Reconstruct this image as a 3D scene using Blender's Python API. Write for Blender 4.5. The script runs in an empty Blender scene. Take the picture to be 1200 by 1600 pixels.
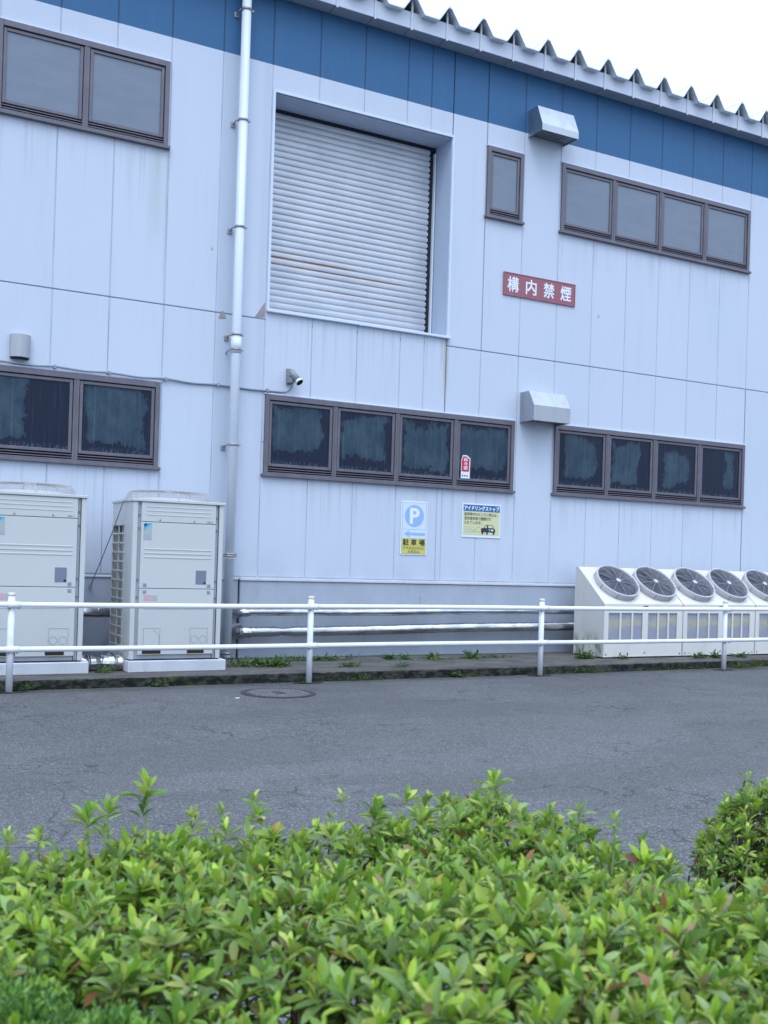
import bpy, bmesh, math, random
import numpy as np
from mathutils import Vector, Matrix
R = math.radians
C = bpy.context.scene.collection
sc = bpy.context.scene
random.seed(7); rng = np.random.default_rng(7)

# ------------------------------------------------------------------ camera, world, sun, exposure
YAW, PITCH, ROLL, FPX, CY, DIST, CAMH = 0.4976, 0.0047, 0.0309, 1650.0, 866.13, 11.4443, 1.2815
cd = bpy.data.cameras.new('camera'); cam = bpy.data.objects.new('camera', cd); C.objects.link(cam)
fw = Vector((math.sin(YAW)*math.cos(PITCH), math.cos(YAW)*math.cos(PITCH), math.sin(PITCH)))
r0 = Vector((math.cos(YAW), -math.sin(YAW), 0)); u0 = r0.cross(fw)
cr = r0*math.cos(ROLL)+u0*math.sin(ROLL); cu = -r0*math.sin(ROLL)+u0*math.cos(ROLL)
mw = Matrix((( cr.x, cu.x, -fw.x, 0), (cr.y, cu.y, -fw.y, -DIST), (cr.z, cu.z, -fw.z, CAMH), (0, 0, 0, 1)))
cam.matrix_world = mw
cd.sensor_fit = 'HORIZONTAL'; cd.sensor_width = 36; cd.lens = FPX/1200*36
cd.shift_y = (CY-800)/1200
cd.clip_start = .05; cd.clip_end = 2000
cd.dof.use_dof = True; cd.dof.focus_distance = 7.0; cd.dof.aperture_fstop = 10
sc.camera = cam
sc.render.resolution_x = 768; sc.render.resolution_y = 1024

SUN_EL, SUN_AZ = R(58), R(215)     # azimuth from +Y clockwise: the sun stands behind the camera, a little to the left
wd = bpy.data.worlds.new('World'); sc.world = wd; wd.use_nodes = True
nt = wd.node_tree; nt.nodes.clear()
wo = nt.nodes.new('ShaderNodeOutputWorld'); bg = nt.nodes.new('ShaderNodeBackground')
sky = nt.nodes.new('ShaderNodeTexSky'); sky.sky_type = 'NISHITA'; sky.sun_disc = False
sky.sun_elevation = SUN_EL; sky.sun_rotation = SUN_AZ; sky.air_density = 1.0; sky.dust_density = 3.0
mx = nt.nodes.new('ShaderNodeMix'); mx.data_type = 'RGBA'; mx.inputs['Factor'].default_value = .82
mx.inputs[7].default_value = (15.9, 19.2, 24.6, 1)      # the even cloud layer in front of the blue sky
nt.links.new(sky.outputs[0], mx.inputs[6])
# overcast luminance: brightest overhead, dimmer towards the horizon
tc = nt.nodes.new('ShaderNodeTexCoord'); sp = nt.nodes.new('ShaderNodeSeparateXYZ'); nt.links.new(tc.outputs['Generated'], sp.inputs[0])
mr = nt.nodes.new('ShaderNodeMapRange'); nt.links.new(sp.outputs[2], mr.inputs[0])
mr.inputs[1].default_value = 0; mr.inputs[2].default_value = 1; mr.inputs[3].default_value = .55; mr.inputs[4].default_value = 1.75
vm = nt.nodes.new('ShaderNodeVectorMath'); vm.operation = 'SCALE'; nt.links.new(mx.outputs[2], vm.inputs[0]); nt.links.new(mr.outputs[0], vm.inputs['Scale'])
nt.links.new(vm.outputs[0], bg.inputs[0])
bg.inputs[1].default_value = .09
nt.links.new(bg.outputs[0], wo.inputs[0])
sd = bpy.data.lights.new('sun', 'SUN'); sd.energy = 0.9; sd.angle = R(25); sd.color = (1, .965, .93)
so = bpy.data.objects.new('sun', sd); C.objects.link(so)
sdir = Vector((math.sin(SUN_AZ)*math.cos(SUN_EL), math.cos(SUN_AZ)*math.cos(SUN_EL), math.sin(SUN_EL)))
so.rotation_euler = (-sdir).to_track_quat('-Z', 'Y').to_euler()
so.location = (0, -8, 20)
sc.view_settings.view_transform = 'Standard'; sc.view_settings.look = 'None'
sc.view_settings.exposure = 0; sc.view_settings.gamma = 1

# ------------------------------------------------------------------ node helper
class S:
    def __init__(s, nt, sock): s.nt = nt; s.k = sock
    def _m(s, op, o, c=None, rev=False):
        n = s.nt.nodes.new('ShaderNodeMath'); n.operation = op
        a = [s, o] if not rev else [o, s]
        if c is not None: a.append(c)
        for i, x in enumerate(a):
            if isinstance(x, S): s.nt.links.new(x.k, n.inputs[i])
            elif x is not None: n.inputs[i].default_value = x
        return S(s.nt, n.outputs[0])
    def __add__(s, o): return s._m('ADD', o)
    def __radd__(s, o): return s._m('ADD', o)
    def __sub__(s, o): return s._m('SUBTRACT', o)
    def __rsub__(s, o): return s._m('SUBTRACT', o, rev=True)
    def __mul__(s, o): return s._m('MULTIPLY', o)
    def __rmul__(s, o): return s._m('MULTIPLY', o)
    def abs(s): return s._m('ABSOLUTE', None)
    def min(s, o): return s._m('MINIMUM', o)
    def max(s, o): return s._m('MAXIMUM', o)
    def gt(s, o): return s._m('GREATER_THAN', o)
    def ss(s, a, b):      # smooth step from a to b
        n = s.nt.nodes.new('ShaderNodeMapRange'); n.interpolation_type = 'SMOOTHSTEP'
        n.inputs[1].default_value = a; n.inputs[2].default_value = b
        if a > b: n.inputs[1].default_value = b; n.inputs[2].default_value = a; n.inputs[3].default_value = 1; n.inputs[4].default_value = 0
        s.nt.links.new(s.k, n.inputs[0]); return S(s.nt, n.outputs[0])

class Mat:
    def __init__(s, name, base=(.5,.5,.5), rough=.6, metal=0, spec=.5):
        s.m = bpy.data.materials.new(name); s.m.use_nodes = True; s.nt = s.m.node_tree
        s.b = s.nt.nodes['Principled BSDF']; s.b.inputs['Base Color'].default_value = (*base, 1)
        s.b.inputs['Roughness'].default_value = rough; s.b.inputs['Metallic'].default_value = metal
        s.b.inputs['Specular IOR Level'].default_value = spec
        s.co = s.nt.nodes.new('ShaderNodeTexCoord')
    def xyz(s, which='Object'):
        n = s.nt.nodes.new('ShaderNodeSeparateXYZ'); s.nt.links.new(s.co.outputs[which], n.inputs[0])
        return [S(s.nt, o) for o in n.outputs]
    def noise(s, scale=(1,1,1), detail=4, rough=.55, which='Object', dist=0, off=(0,0,0), out=0):
        mp = s.nt.nodes.new('ShaderNodeMapping'); mp.inputs[3].default_value = scale if hasattr(scale,'__len__') else (scale,)*3
        mp.inputs[1].default_value = off
        s.nt.links.new(s.co.outputs[which], mp.inputs[0])
        n = s.nt.nodes.new('ShaderNodeTexNoise'); n.inputs['Scale'].default_value = 1; n.inputs['Detail'].default_value = detail
        n.inputs['Roughness'].default_value = rough; n.inputs['Distortion'].default_value = dist
        s.nt.links.new(mp.outputs[0], n.inputs['Vector']); return S(s.nt, n.outputs[out])
    def vor(s, scale, which='Object', feature='F1', rnd=1, out=0, warp=0):
        mp = s.nt.nodes.new('ShaderNodeMapping'); mp.inputs[3].default_value = (scale,)*3
        s.nt.links.new(s.co.outputs[which], mp.inputs[0])
        src = mp.outputs[0]
        if warp:
            nn = s.nt.nodes.new('ShaderNodeTexNoise'); nn.inputs['Scale'].default_value = 3.1; nn.inputs['Detail'].default_value = 5
            s.nt.links.new(mp.outputs[0], nn.inputs['Vector'])
            va = s.nt.nodes.new('ShaderNodeVectorMath'); va.operation = 'MULTIPLY_ADD'
            s.nt.links.new(nn.outputs[1], va.inputs[0]); va.inputs[1].default_value = (warp,)*3
            s.nt.links.new(mp.outputs[0], va.inputs[2]); src = va.outputs[0]
        n = s.nt.nodes.new('ShaderNodeTexVoronoi'); n.feature = feature; n.inputs['Scale'].default_value = 1
        n.inputs['Randomness'].default_value = rnd
        s.nt.links.new(src, n.inputs['Vector']); return S(s.nt, n.outputs[out])
    def mix(s, f, a, b):
        n = s.nt.nodes.new('ShaderNodeMix'); n.data_type = 'RGBA'
        if isinstance(f, S): s.nt.links.new(f.k, n.inputs[0])
        else: n.inputs[0].default_value = f
        for i, x in ((6, a), (7, b)):
            if isinstance(x, S): s.nt.links.new(x.k, n.inputs[i])
            else: n.inputs[i].default_value = (*x, 1)
        return S(s.nt, n.outputs[2])
    def color(s, c): s.nt.links.new(c.k, s.b.inputs['Base Color']); return s
    def rough(s, c): s.nt.links.new(c.k, s.b.inputs['Roughness']); return s
    def bump(s, h, strength=.3, dist=.01):
        n = s.nt.nodes.new('ShaderNodeBump'); n.inputs['Strength'].default_value = strength; n.inputs['Distance'].default_value = dist
        s.nt.links.new(h.k, n.inputs['Height']); s.nt.links.new(n.outputs[0], s.b.inputs['Normal']); return s
    def attr(s, name):
        n = s.nt.nodes.new('ShaderNodeAttribute'); n.attribute_name = name; return S(s.nt, n.outputs['Fac'])
    def attrc(s, name):
        n = s.nt.nodes.new('ShaderNodeAttribute'); n.attribute_name = name; return S(s.nt, n.outputs['Color'])

def worn(name, base, dirt, rough=.5, metal=0, amt=.35, scale=6, spec=.5, bump=.05):
    m = Mat(name, base, rough, metal, spec)
    n = m.noise((scale, scale, scale*.45), 6, .6); f = n.ss(.45, .8)*amt
    m.color(m.mix(f, base, dirt)); m.rough(f*.3+rough)
    if bump: m.bump(m.noise(90, 3), bump, .002)
    return m.m

# ------------------------------------------------------------------ materials
WALL = (.545, .600, .700); BLUE = (.030, .120, .258)
def wall_mat():
    m = Mat('wall_paint', WALL, .55, 0, .35)
    x, y, z = m.xyz()
    big = m.noise((.5, .5, .35), 4); st = m.noise((7, 7, .5), 5, .6)
    white = m.mix((big.ss(.35, .7))*.5, WALL, (.500, .570, .685))
    stn = st.ss(.5, .75)
    sn = m.nt.nodes.new('ShaderNodeTexWhiteNoise'); sn.noise_dimensions = '1D'
    m.nt.links.new((((x-2.155)*(1/.6))._m('FLOOR', None)+(z*(1/4.019))._m('FLOOR', None)*37.3).k, sn.inputs['W'])
    white = m.mix(S(m.nt, sn.outputs['Value'])*.35, white, (.505, .575, .675))
    white = m.mix(stn*.16, white, (.40, .47, .56))
    # run-off stains that start under the sills, the shutter and the joint
    def under(zt, ln, xa, xb, k):
        d = (zt-z).ss(0, .02)*(z-(zt-ln)).ss(0, ln)
        return d*(x-xa).ss(0, .03)*(xb-x).ss(0, .03)*m.noise((14, 14, .25), 4, .7).ss(.48, .72)*k
    dirt = under(2.19, .8, 4.6, 8.1, .42).max(under(2.19, .7, 8.78, 12.3, .42)).max(under(2.18, .9, 1.0, 3.4, .4)) \
        .max(under(5.73, .9, 1.0, 3.4, .38)).max(under(5.73, .8, 8.7, 12.3, .32)).max(under(4.12, .9, 4.6, 7.1, .4)).max(under(4.0, .5, -5, 20, .12))
    white = m.mix(dirt, white, (.28, .32, .34))
    wob = m.noise((2, 2, 9), 3)*.03
    def streak(xc, w, zt, ln, k, col, c):
        d = ((x-xc+wob-.015).abs()*(1/w)).ss(1, .1)*(zt-z).ss(0, .03)*(z-(zt-ln)).ss(0, ln*.6)
        return m.mix(d*k*(m.noise((30, 30, 2), 4)*.6+.7), c, col)
    white = streak(7.02, .055, 4.13, .93, .62, (.36, .33, .24), white)
    white = streak(6.96, .03, 4.13, .5, .35, (.30, .27, .2), white)
    white = streak(3.22, .13, 5.72, 1.3, .42, (.38, .46, .47), white)
    white = streak(3.345, .035, 6.6, 3.0, .5, (.36, .42, .47), white)
    white = streak(8.75, .025, 3.1, 1.9, .4, (.3, .33, .36), white)
    white = streak(4.50, .08, 7.0, 6.0, .3, (.38, .45, .52), white)
    # re-rendered strip beside the downpipe
    strip = (x-3.962).ss(0, .01)*(4.15-x).ss(0, .02)
    white = m.mix(strip*.6, white, (.40, .47, .56))
    grime = (1.55-z).ss(0, .6)*m.noise((3, 3, 2), 5).ss(.35, .7)*.3
    white = m.mix(grime, white, (.36, .42, .50))
    blue = m.mix(st.ss(.4, .7)*.5, BLUE, (.042, .142, .285))
    c = m.mix((z-6.979).ss(0, .003), white, blue)
    m.color(c); m.rough(st*.2+.45)
    m.bump(m.noise(70, 4)+m.noise(9, 2)*.6, .10, .004)
    return m.m
def seal_mat():
    m = Mat('joint_sealant', (.3,.36,.45), .8); x, y, z = m.xyz()
    w = m.mix(m.noise((3, 3, 1.5), 4).ss(.35, .7), (.455, .515, .61), (.33, .38, .46))
    w = m.mix((z-4.019).abs().ss(.012, .009), w, (.17, .21, .28))
    m.color(m.mix((z-6.979).ss(0, .003), w, (.03, .07, .13))); return m.m
def concrete_mat(name, a, b, c, sc_=1.0):
    m = Mat(name, a, .85, 0, .25)
    col = m.mix(m.noise((2*sc_, 2*sc_, 1.2*sc_), 6, .65).ss(.3, .75), a, b)
    col = m.mix(m.noise((9*sc_, 9*sc_, 1.5*sc_), 5, .6).ss(.55, .8)*.5, col, c)
    m.color(col); m.bump(m.noise(40, 6, .7), .25, .006); return m.m
def asphalt_mat():
    m = Mat('asphalt', (.1,.1,.1), .85, 0, .3)
    x, y, z = m.xyz()
    agg = m.vor(130, out=1); sep = m.nt.nodes.new('ShaderNodeSeparateColor'); m.nt.links.new(agg.k, sep.inputs[0]); a = S(m.nt, sep.outputs[0])
    fine = m.noise(210, 2, .6); big = m.noise(.45, 5, .55); mid = m.noise(2.3, 5, .65, dist=.6)
    base = m.mix(big.ss(.3, .7), (.078, .083, .087), (.104, .109, .114))
    base = m.mix(mid.ss(.5, .78)*.55, base, (.060, .063, .069))
    base = m.mix(a.ss(.72, .97)*.6, base, (.26, .26, .265))
    gr2 = m.noise(55, 3, .7); base = m.mix(gr2.ss(.58, .75)*.30, base, (.22, .22, .225)); base = m.mix(gr2.ss(.45, .28)*.40, base, (.04, .042, .045))
    base = m.mix(a.ss(.3, .0)*.45, base, (.022, .023, .025))
    base = m.mix(fine.ss(.60, .8)*.4, base, (.21, .21, .215))
    # cracks
    c1 = m.vor(.55, feature='DISTANCE_TO_EDGE', warp=.75).ss(.007, .0)*m.noise(.9, 3).ss(.42, .58)
    c2 = m.vor(2.6, feature='DISTANCE_TO_EDGE', warp=.8).ss(.016, .0)*m.noise(1.7, 3, off=(5,3,1)).ss(.50, .60)
    cr_ = c1.max(c2)
    base = m.mix(cr_*.75, base, (.026, .026, .028))
    patch = m.noise((.35, .9, 1), 3, .5, off=(7,2,0)).ss(.52, .56)
    base = m.mix(patch*.22, base, (.055, .057, .060))
    oil = m.noise((1.3, 1.8, 1), 4, .6, off=(1,9,0)).ss(.66, .74)
    base = m.mix(oil*.35, base, (.035, .036, .038))
    # asphalt patchily darker towards the kerb, with moss along it
    e = (y+1.95).ss(0, .35)
    base = m.mix(e*m.noise((2, 5, 1), 4).ss(.3, .65)*.55, base, (.040, .043, .046))
    ms = (y+1.66).ss(0, .08)*m.noise((1.4, 9, 1), 4, off=(2.2,0,0)).ss(.5, .62)
    base = m.mix(ms*.8, base, (.10, .115, .02))
    m.color(base); m.bump(a*.6+fine*.5-cr_*1.5+mid*.5, .5, .006); return m.m
def kerb_mat():
    m = Mat('kerb_concrete', (.1,.1,.1), .9, 0, .2); x, y, z = m.xyz()
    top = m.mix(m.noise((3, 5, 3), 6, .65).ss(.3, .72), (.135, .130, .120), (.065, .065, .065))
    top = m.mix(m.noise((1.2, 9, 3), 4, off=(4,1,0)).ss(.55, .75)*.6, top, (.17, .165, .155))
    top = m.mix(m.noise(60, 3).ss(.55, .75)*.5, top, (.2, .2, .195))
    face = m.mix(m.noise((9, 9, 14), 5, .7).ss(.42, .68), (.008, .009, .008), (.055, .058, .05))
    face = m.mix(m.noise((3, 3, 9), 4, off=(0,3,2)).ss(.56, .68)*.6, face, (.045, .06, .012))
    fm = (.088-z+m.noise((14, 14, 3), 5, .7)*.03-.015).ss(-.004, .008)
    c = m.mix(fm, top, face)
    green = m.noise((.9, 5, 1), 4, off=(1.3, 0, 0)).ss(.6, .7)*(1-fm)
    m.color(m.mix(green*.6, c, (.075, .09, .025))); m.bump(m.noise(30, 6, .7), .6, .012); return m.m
def leaf_mat(name='leaf', trans=.35):
    m = Mat(name, (.1,.2,.03), .42, 0, .4)
    c = m.attrc('tint'); n = m.noise(55, 3).ss(.35, .75)
    col = m.mix(n*.22, c, (.10, .16, .035)); m.color(col)
    tr = m.nt.nodes.new('ShaderNodeBsdfTranslucent'); m.nt.links.new(col.k, tr.inputs[0])
    ms = m.nt.nodes.new('ShaderNodeMixShader'); ms.inputs[0].default_value = trans
    out = m.nt.nodes['Material Output']
    m.nt.links.new(m.b.outputs[0], ms.inputs[1]); m.nt.links.new(tr.outputs[0], ms.inputs[2]); m.nt.links.new(ms.outputs[0], out.inputs[0])
    return m.m
def frosted_mat():
    m = Mat('frosted_glass', (.12,.15,.2), .32, 0, .5)
    n = m.noise((3, 3, 9), 4, off=(0,0,4))
    oi = m.nt.nodes.new('ShaderNodeObjectInfo'); rd = S(m.nt, oi.outputs['Random'])
    m.color(m.mix(rd*.45, m.mix(n.ss(.3, .75)*.5, (.180, .222, .285), (.13, .168, .225)), (.15, .185, .24))); m.bump(m.noise((30, 30, 60), 2), .04, .003); return m.m
def film_mat(i, u0, u1, v0, v1, seed, dark=(.008, .015, .036)):
    m = Mat('filmed_glass', (.02,.03,.06), .12, 0, .22); u, v, _ = m.xyz('UV')
    ns = m.noise((26, 5, 1), 6, .72, 'UV', off=(seed*3.1, seed, 0)); nb = m.noise((9, 9, 1), 6, .7, 'UV', off=(seed, 2*seed, 3))
    nn = ns*.20+nb*.20-.20
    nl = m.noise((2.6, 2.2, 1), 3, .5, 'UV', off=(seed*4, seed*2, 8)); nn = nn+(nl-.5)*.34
    d = (u-u0+nn).min(u1-u+nn).min((v-v0+nn*1.3)*.8).min((v1-v+nn*1.6)*.7)
    mask = d.ss(0, .012)
    holes = m.noise((30, 34, 1), 3, .6, 'UV', off=(seed, 7, 1)).ss(.63, .68)*m.noise((3, 3, 1), 2, which='UV', off=(seed, 1, 9)).ss(.42, .6)
    mask = mask*(1-holes)
    hatch = ((u*150+v*150)._m('SINE', None)).ss(.2, .7)*m.noise((3.5, 3, 1), 3, .6, 'UV', off=(seed*5, 2, 1)).ss(.52, .6)
    mask = mask*(1-hatch*.35)
    h2 = m.noise((70, 60, 1), 2, .6, 'UV', off=(seed, 9, 4)).ss(.66, .70)
    mask = mask*(1-h2*.8)
    fringe = (v*1.0).ss(.10, .02)*m.noise((40, 12, 1), 4, .7, 'UV', off=(seed*2, 0, 5)).ss(.5, .58)
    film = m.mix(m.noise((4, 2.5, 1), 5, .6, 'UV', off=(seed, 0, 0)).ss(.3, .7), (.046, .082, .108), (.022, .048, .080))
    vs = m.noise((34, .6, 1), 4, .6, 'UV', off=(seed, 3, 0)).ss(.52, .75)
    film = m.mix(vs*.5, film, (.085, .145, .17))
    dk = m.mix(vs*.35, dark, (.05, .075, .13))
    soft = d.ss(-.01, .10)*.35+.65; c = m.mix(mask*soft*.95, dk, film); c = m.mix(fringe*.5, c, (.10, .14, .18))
    m.color(c); m.rough(mask*.35+.1); return m.m
def shutter_mat():
    m = Mat('shutter_steel', (.5,.55,.62), .42, .35, .5); x, y, z = m.xyz()
    c = m.mix(m.noise((2, 2, 3), 5).ss(.3, .75)*.7, (.53, .56, .60), (.41, .44, .49))
    xs = m.noise((2.2, 1, 30), 5, .75); rust = None
    for zc, xa_, xb_, k, w_ in ((4.955, 4.5, 5.5, .9, .012), (4.885, 4.5, 6.2, 1.0, .016), (4.800, 4.5, 6.9, .95, .013), (4.727, 5.2, 6.6, .5, .008), (4.575, 5.3, 6.95, .75, .009), (4.50, 6.0, 6.95, .55, .008), (4.40, 6.2, 6.95, .4, .007)):
        r1 = (z-zc).abs().ss(w_, w_*.25)*(x-xa_).ss(0, .3)*(xb_-x).ss(0, .6)*xs.ss(.30, .46)*k
        rust = r1 if rust is None else rust.max(r1)
    gr_ = (((z-4.195)*(1/.076))._m('FRACT', None)-.95).abs().ss(.05, .02)
    c = m.mix(gr_*.4, c, (.16, .18, .23))
    c = m.mix(rust*.9, c, (.36, .15, .045))
    m.color(c); return m.m
def panelgrille_mat():
    m = Mat('coil_fins', (.3,.35,.5), .6, .2)
    x, y, z = m.xyz(); w = (x*520)._m('SINE', None)*.5+.5
    c = m.mix(w*.35, (.33, .355, .43), (.19, .21, .27))
    yl = m.noise((1.6, 1, 5), 3, off=(.6,0,.4)).ss(.50, .62)
    c = m.mix(yl*.6, c, (.50, .47, .27)); m.color(c); return m.m

M = {}
M['wall'] = wall_mat(); M['seal'] = seal_mat(); M['asphalt'] = asphalt_mat(); M['kerb'] = kerb_mat()
M['plinth'] = concrete_mat('plinth_concrete', (.385, .435, .515), (.325, .37, .44), (.26, .295, .35))
M['ledge'] = concrete_mat('ledge_concrete', (.60, .62, .66), (.5, .52, .56), (.35, .37, .4))
M['base'] = concrete_mat('unit_base_concrete', (.62, .65, .70), (.52, .55, .60), (.40, .42, .45))
M['trim'] = worn('white_trim', (.60, .68, .83), (.42, .48, .56), .45)
M['reveal'] = worn('reveal_render', (.43, .51, .63), (.33, .4, .48), .7)
M['frame'] = worn('bronze_frame', (.135, .128, .155), (.21, .20, .225), .42, .3, .6, 9)
M['dark'] = Mat('dark_gap', (.012, .014, .025), .8).m
M['hole'] = Mat('dark_opening', (.014, .013, .013), .8).m
M['frost'] = frosted_mat(); M['shutter'] = shutter_mat()
M['soffit'] = worn('soffit_board', (.30, .36, .43), (.24, .29, .35), .7)
M['fascia'] = worn('fascia_steel', (.56, .61, .71), (.45, .49, .57), .5, 0, .5, 3)
M['roof'] = worn('roof_steel', (.62, .70, .76), (.50, .58, .64), .4, .2, .4, 2)
M['strap'] = worn('strap_steel', (.52, .56, .63), (.42, .45, .5), .5, .2)
M['pipe'] = worn('downpipe_pvc', (.63, .69, .77), (.46, .52, .62), .38, 0, .35, 3)
M['steel'] = worn('bracket_steel', (.35, .34, .36), (.20, .13, .09), .45, .7, .7, 20)
M['dull_steel'] = worn('dull_steel', (.42, .43, .46), (.32, .33, .36), .38, .85, .5, 8, bump=.02)
M['stainless'] = worn('stainless_steel', (.43, .45, .48), (.33, .35, .38), .36, .95, .5, 5, bump=.02)
def foil_mat():
    m = Mat('insulation_jacket', (.66,.67,.70), .2, 1.0)
    m.color(m.mix(m.noise((3,14,14),5).ss(.4,.7)*.7, (.66,.67,.69), (.26,.26,.28)))
    m.rough(m.noise((4,12,12),4)*.22+.10); m.bump(m.noise((5,9,9),3)+m.noise((1.5,5,5),2)*2, .35, .02); return m.m
M['foil'] = foil_mat()
M['rail'] = worn('rail_paint', (.76, .80, .86), (.55, .57, .6), .33, 0, .5, 9)
def rail_top():
    m = Mat('chipped_rail_paint', (.76,.8,.86), .35); x, y, z = m.xyz()
    chip = m.noise((7, 30, 30), 5, .7).ss(.58, .62)*(x-6.6).ss(0, 2.5)
    chip = chip.max(m.noise((14, 30, 30), 4, .7, off=(2,0,0)).ss(.69, .72))
    m.color(m.mix(chip*.85, (.76, .80, .86), (.17, .13, .12))); return m.m
M['railtop'] = rail_top()
M['capm'] = worn('post_cap', (.62, .58, .50), (.4, .33, .25), .6, 0, .6, 30)
M['unit'] = worn('unit_enamel', (.52, .545, .55), (.45, .47, .475), .42, 0, .35, 3, bump=.02)
M['unit_side'] = M['unit']
M['strip'] = worn('unit_strip', (.36, .395, .45), (.30, .33, .37), .45, 0, .4, 5)
M['wire'] = worn('guard_wire', (.47, .46, .46), (.36, .30, .25), .5, .2, .5, 30)
M['cond'] = worn('condenser_enamel', (.66, .655, .63), (.48, .47, .43), .4, 0, .4, 4, bump=.02)
def cond_side():
    m = Mat('condenser_enamel_mossy', (.6,.6,.6), .45); x, y, z = m.xyz()
    c = m.mix(m.noise((4,4,2),5).ss(.4,.8)*.4, (.58,.58,.565), (.45,.45,.43))
    g = (.36-z).ss(0,.22)*m.noise((12,12,5),5,.65).ss(.42,.62)
    m.color(m.mix(g*.75, c, (.13,.14,.08))); return m.m
M['cond_side'] = cond_side()
M['coil'] = panelgrille_mat()
M['ring'] = worn('fan_ring_enamel', (.50, .50, .52), (.38, .37, .38), .45, 0, .6, 12)
M['well'] = worn('fan_well', (.055,.06,.085), (.03,.03,.045), .7)
M['spoke'] = worn('fan_spoke', (.33,.33,.37), (.22,.2,.22), .5)
M['blade'] = worn('fan_blade', (.075, .08, .11), (.05, .05, .07), .5)
M['guard'] = worn('guard_bars', (.20, .21, .26), (.14, .13, .14), .4, .3)
M['screw'] = Mat('screw_head', (.22,.23,.25), .4, .6).m
M['grey_label'] = Mat('grey_label', (.17,.195,.26), .4).m
M['pale_label'] = Mat('pale_label', (.38,.42,.42), .5).m
M['cyan'] = Mat('cyan_print', (.04,.42,.66), .4).m
M['navy'] = Mat('navy_print', (.008,.012,.04), .4).m
M['ink'] = Mat('dark_ink', (.03,.03,.035), .5).m
M['ink_soft'] = Mat('faded_ink', (.13,.13,.10), .5).m
M['ink_pale'] = Mat('pale_ink', (.40,.42,.47), .5).m
M['line_grey'] = Mat('line_print', (.22,.28,.36), .5).m
M['signwhite'] = worn('sign_white', (.74,.80,.88), (.62,.68,.75), .35, 0, .3)
M['signfield'] = worn('sign_pale_field', (.60,.72,.86), (.55,.66,.8), .35, 0, .3)
M['signblue'] = worn('sign_faded_blue', (.29,.45,.74), (.33,.49,.76), .4, 0, .5)
M['signyellow'] = worn('sign_yellow', (.62,.56,.10), (.58,.53,.16), .4, 0, .5, 12)
M['signcream'] = worn('sign_cream', (.62,.64,.36), (.58,.62,.45), .4, 0, .6, 6)
M['deepblue'] = worn('sign_deep_blue', (.010,.115,.33), (.015,.15,.38), .4)
M['signred'] = worn('sign_faded_red', (.30,.098,.125), (.34,.13,.155), .45, 0, .7, 4)
M['letter'] = Mat('letter_white', (.74,.80,.86), .4).m
M['red'] = Mat('sticker_red', (.55,.02,.06), .4).m
M['pink'] = Mat('sticker_pink', (.55,.35,.42), .5).m
M['conduit'] = worn('conduit_sleeve', (.27,.31,.37), (.3,.34,.4), .5, 0, .6, 8)
M['camm'] = worn('camera_housing', (.22,.245,.27), (.17,.19,.21), .4)
M['lens'] = Mat('camera_lens', (.008,.008,.014), .08).m
M['iron'] = concrete_mat('cast_iron', (.070, .071, .075), (.04, .039, .04), (.08, .078, .076), 4)
M['ironlight'] = concrete_mat('worn_iron', (.24, .245, .26), (.17, .17, .18), (.2, .2, .2), 4)
M['patch'] = worn('patch_mortar', (.30, .26, .26), (.42, .38, .38), .9, 0, .8, 25)
M['leaf'] = leaf_mat(); M['scale'] = leaf_mat('conifer_leaf', .2)
M['twig'] = worn('twig_bark', (.085, .05, .035), (.17, .12, .08), .8, 0, .6, 40)
M['stem'] = worn('green_stem', (.22,.30,.09), (.25,.2,.1), .6)
M['soil'] = concrete_mat('soil', (.035, .026, .018), (.055, .042, .03), (.02, .015, .01), 5)
M['yellow_wire'] = worn('brass_rim', (.42,.33,.16), (.3,.25,.15), .5)

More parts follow.
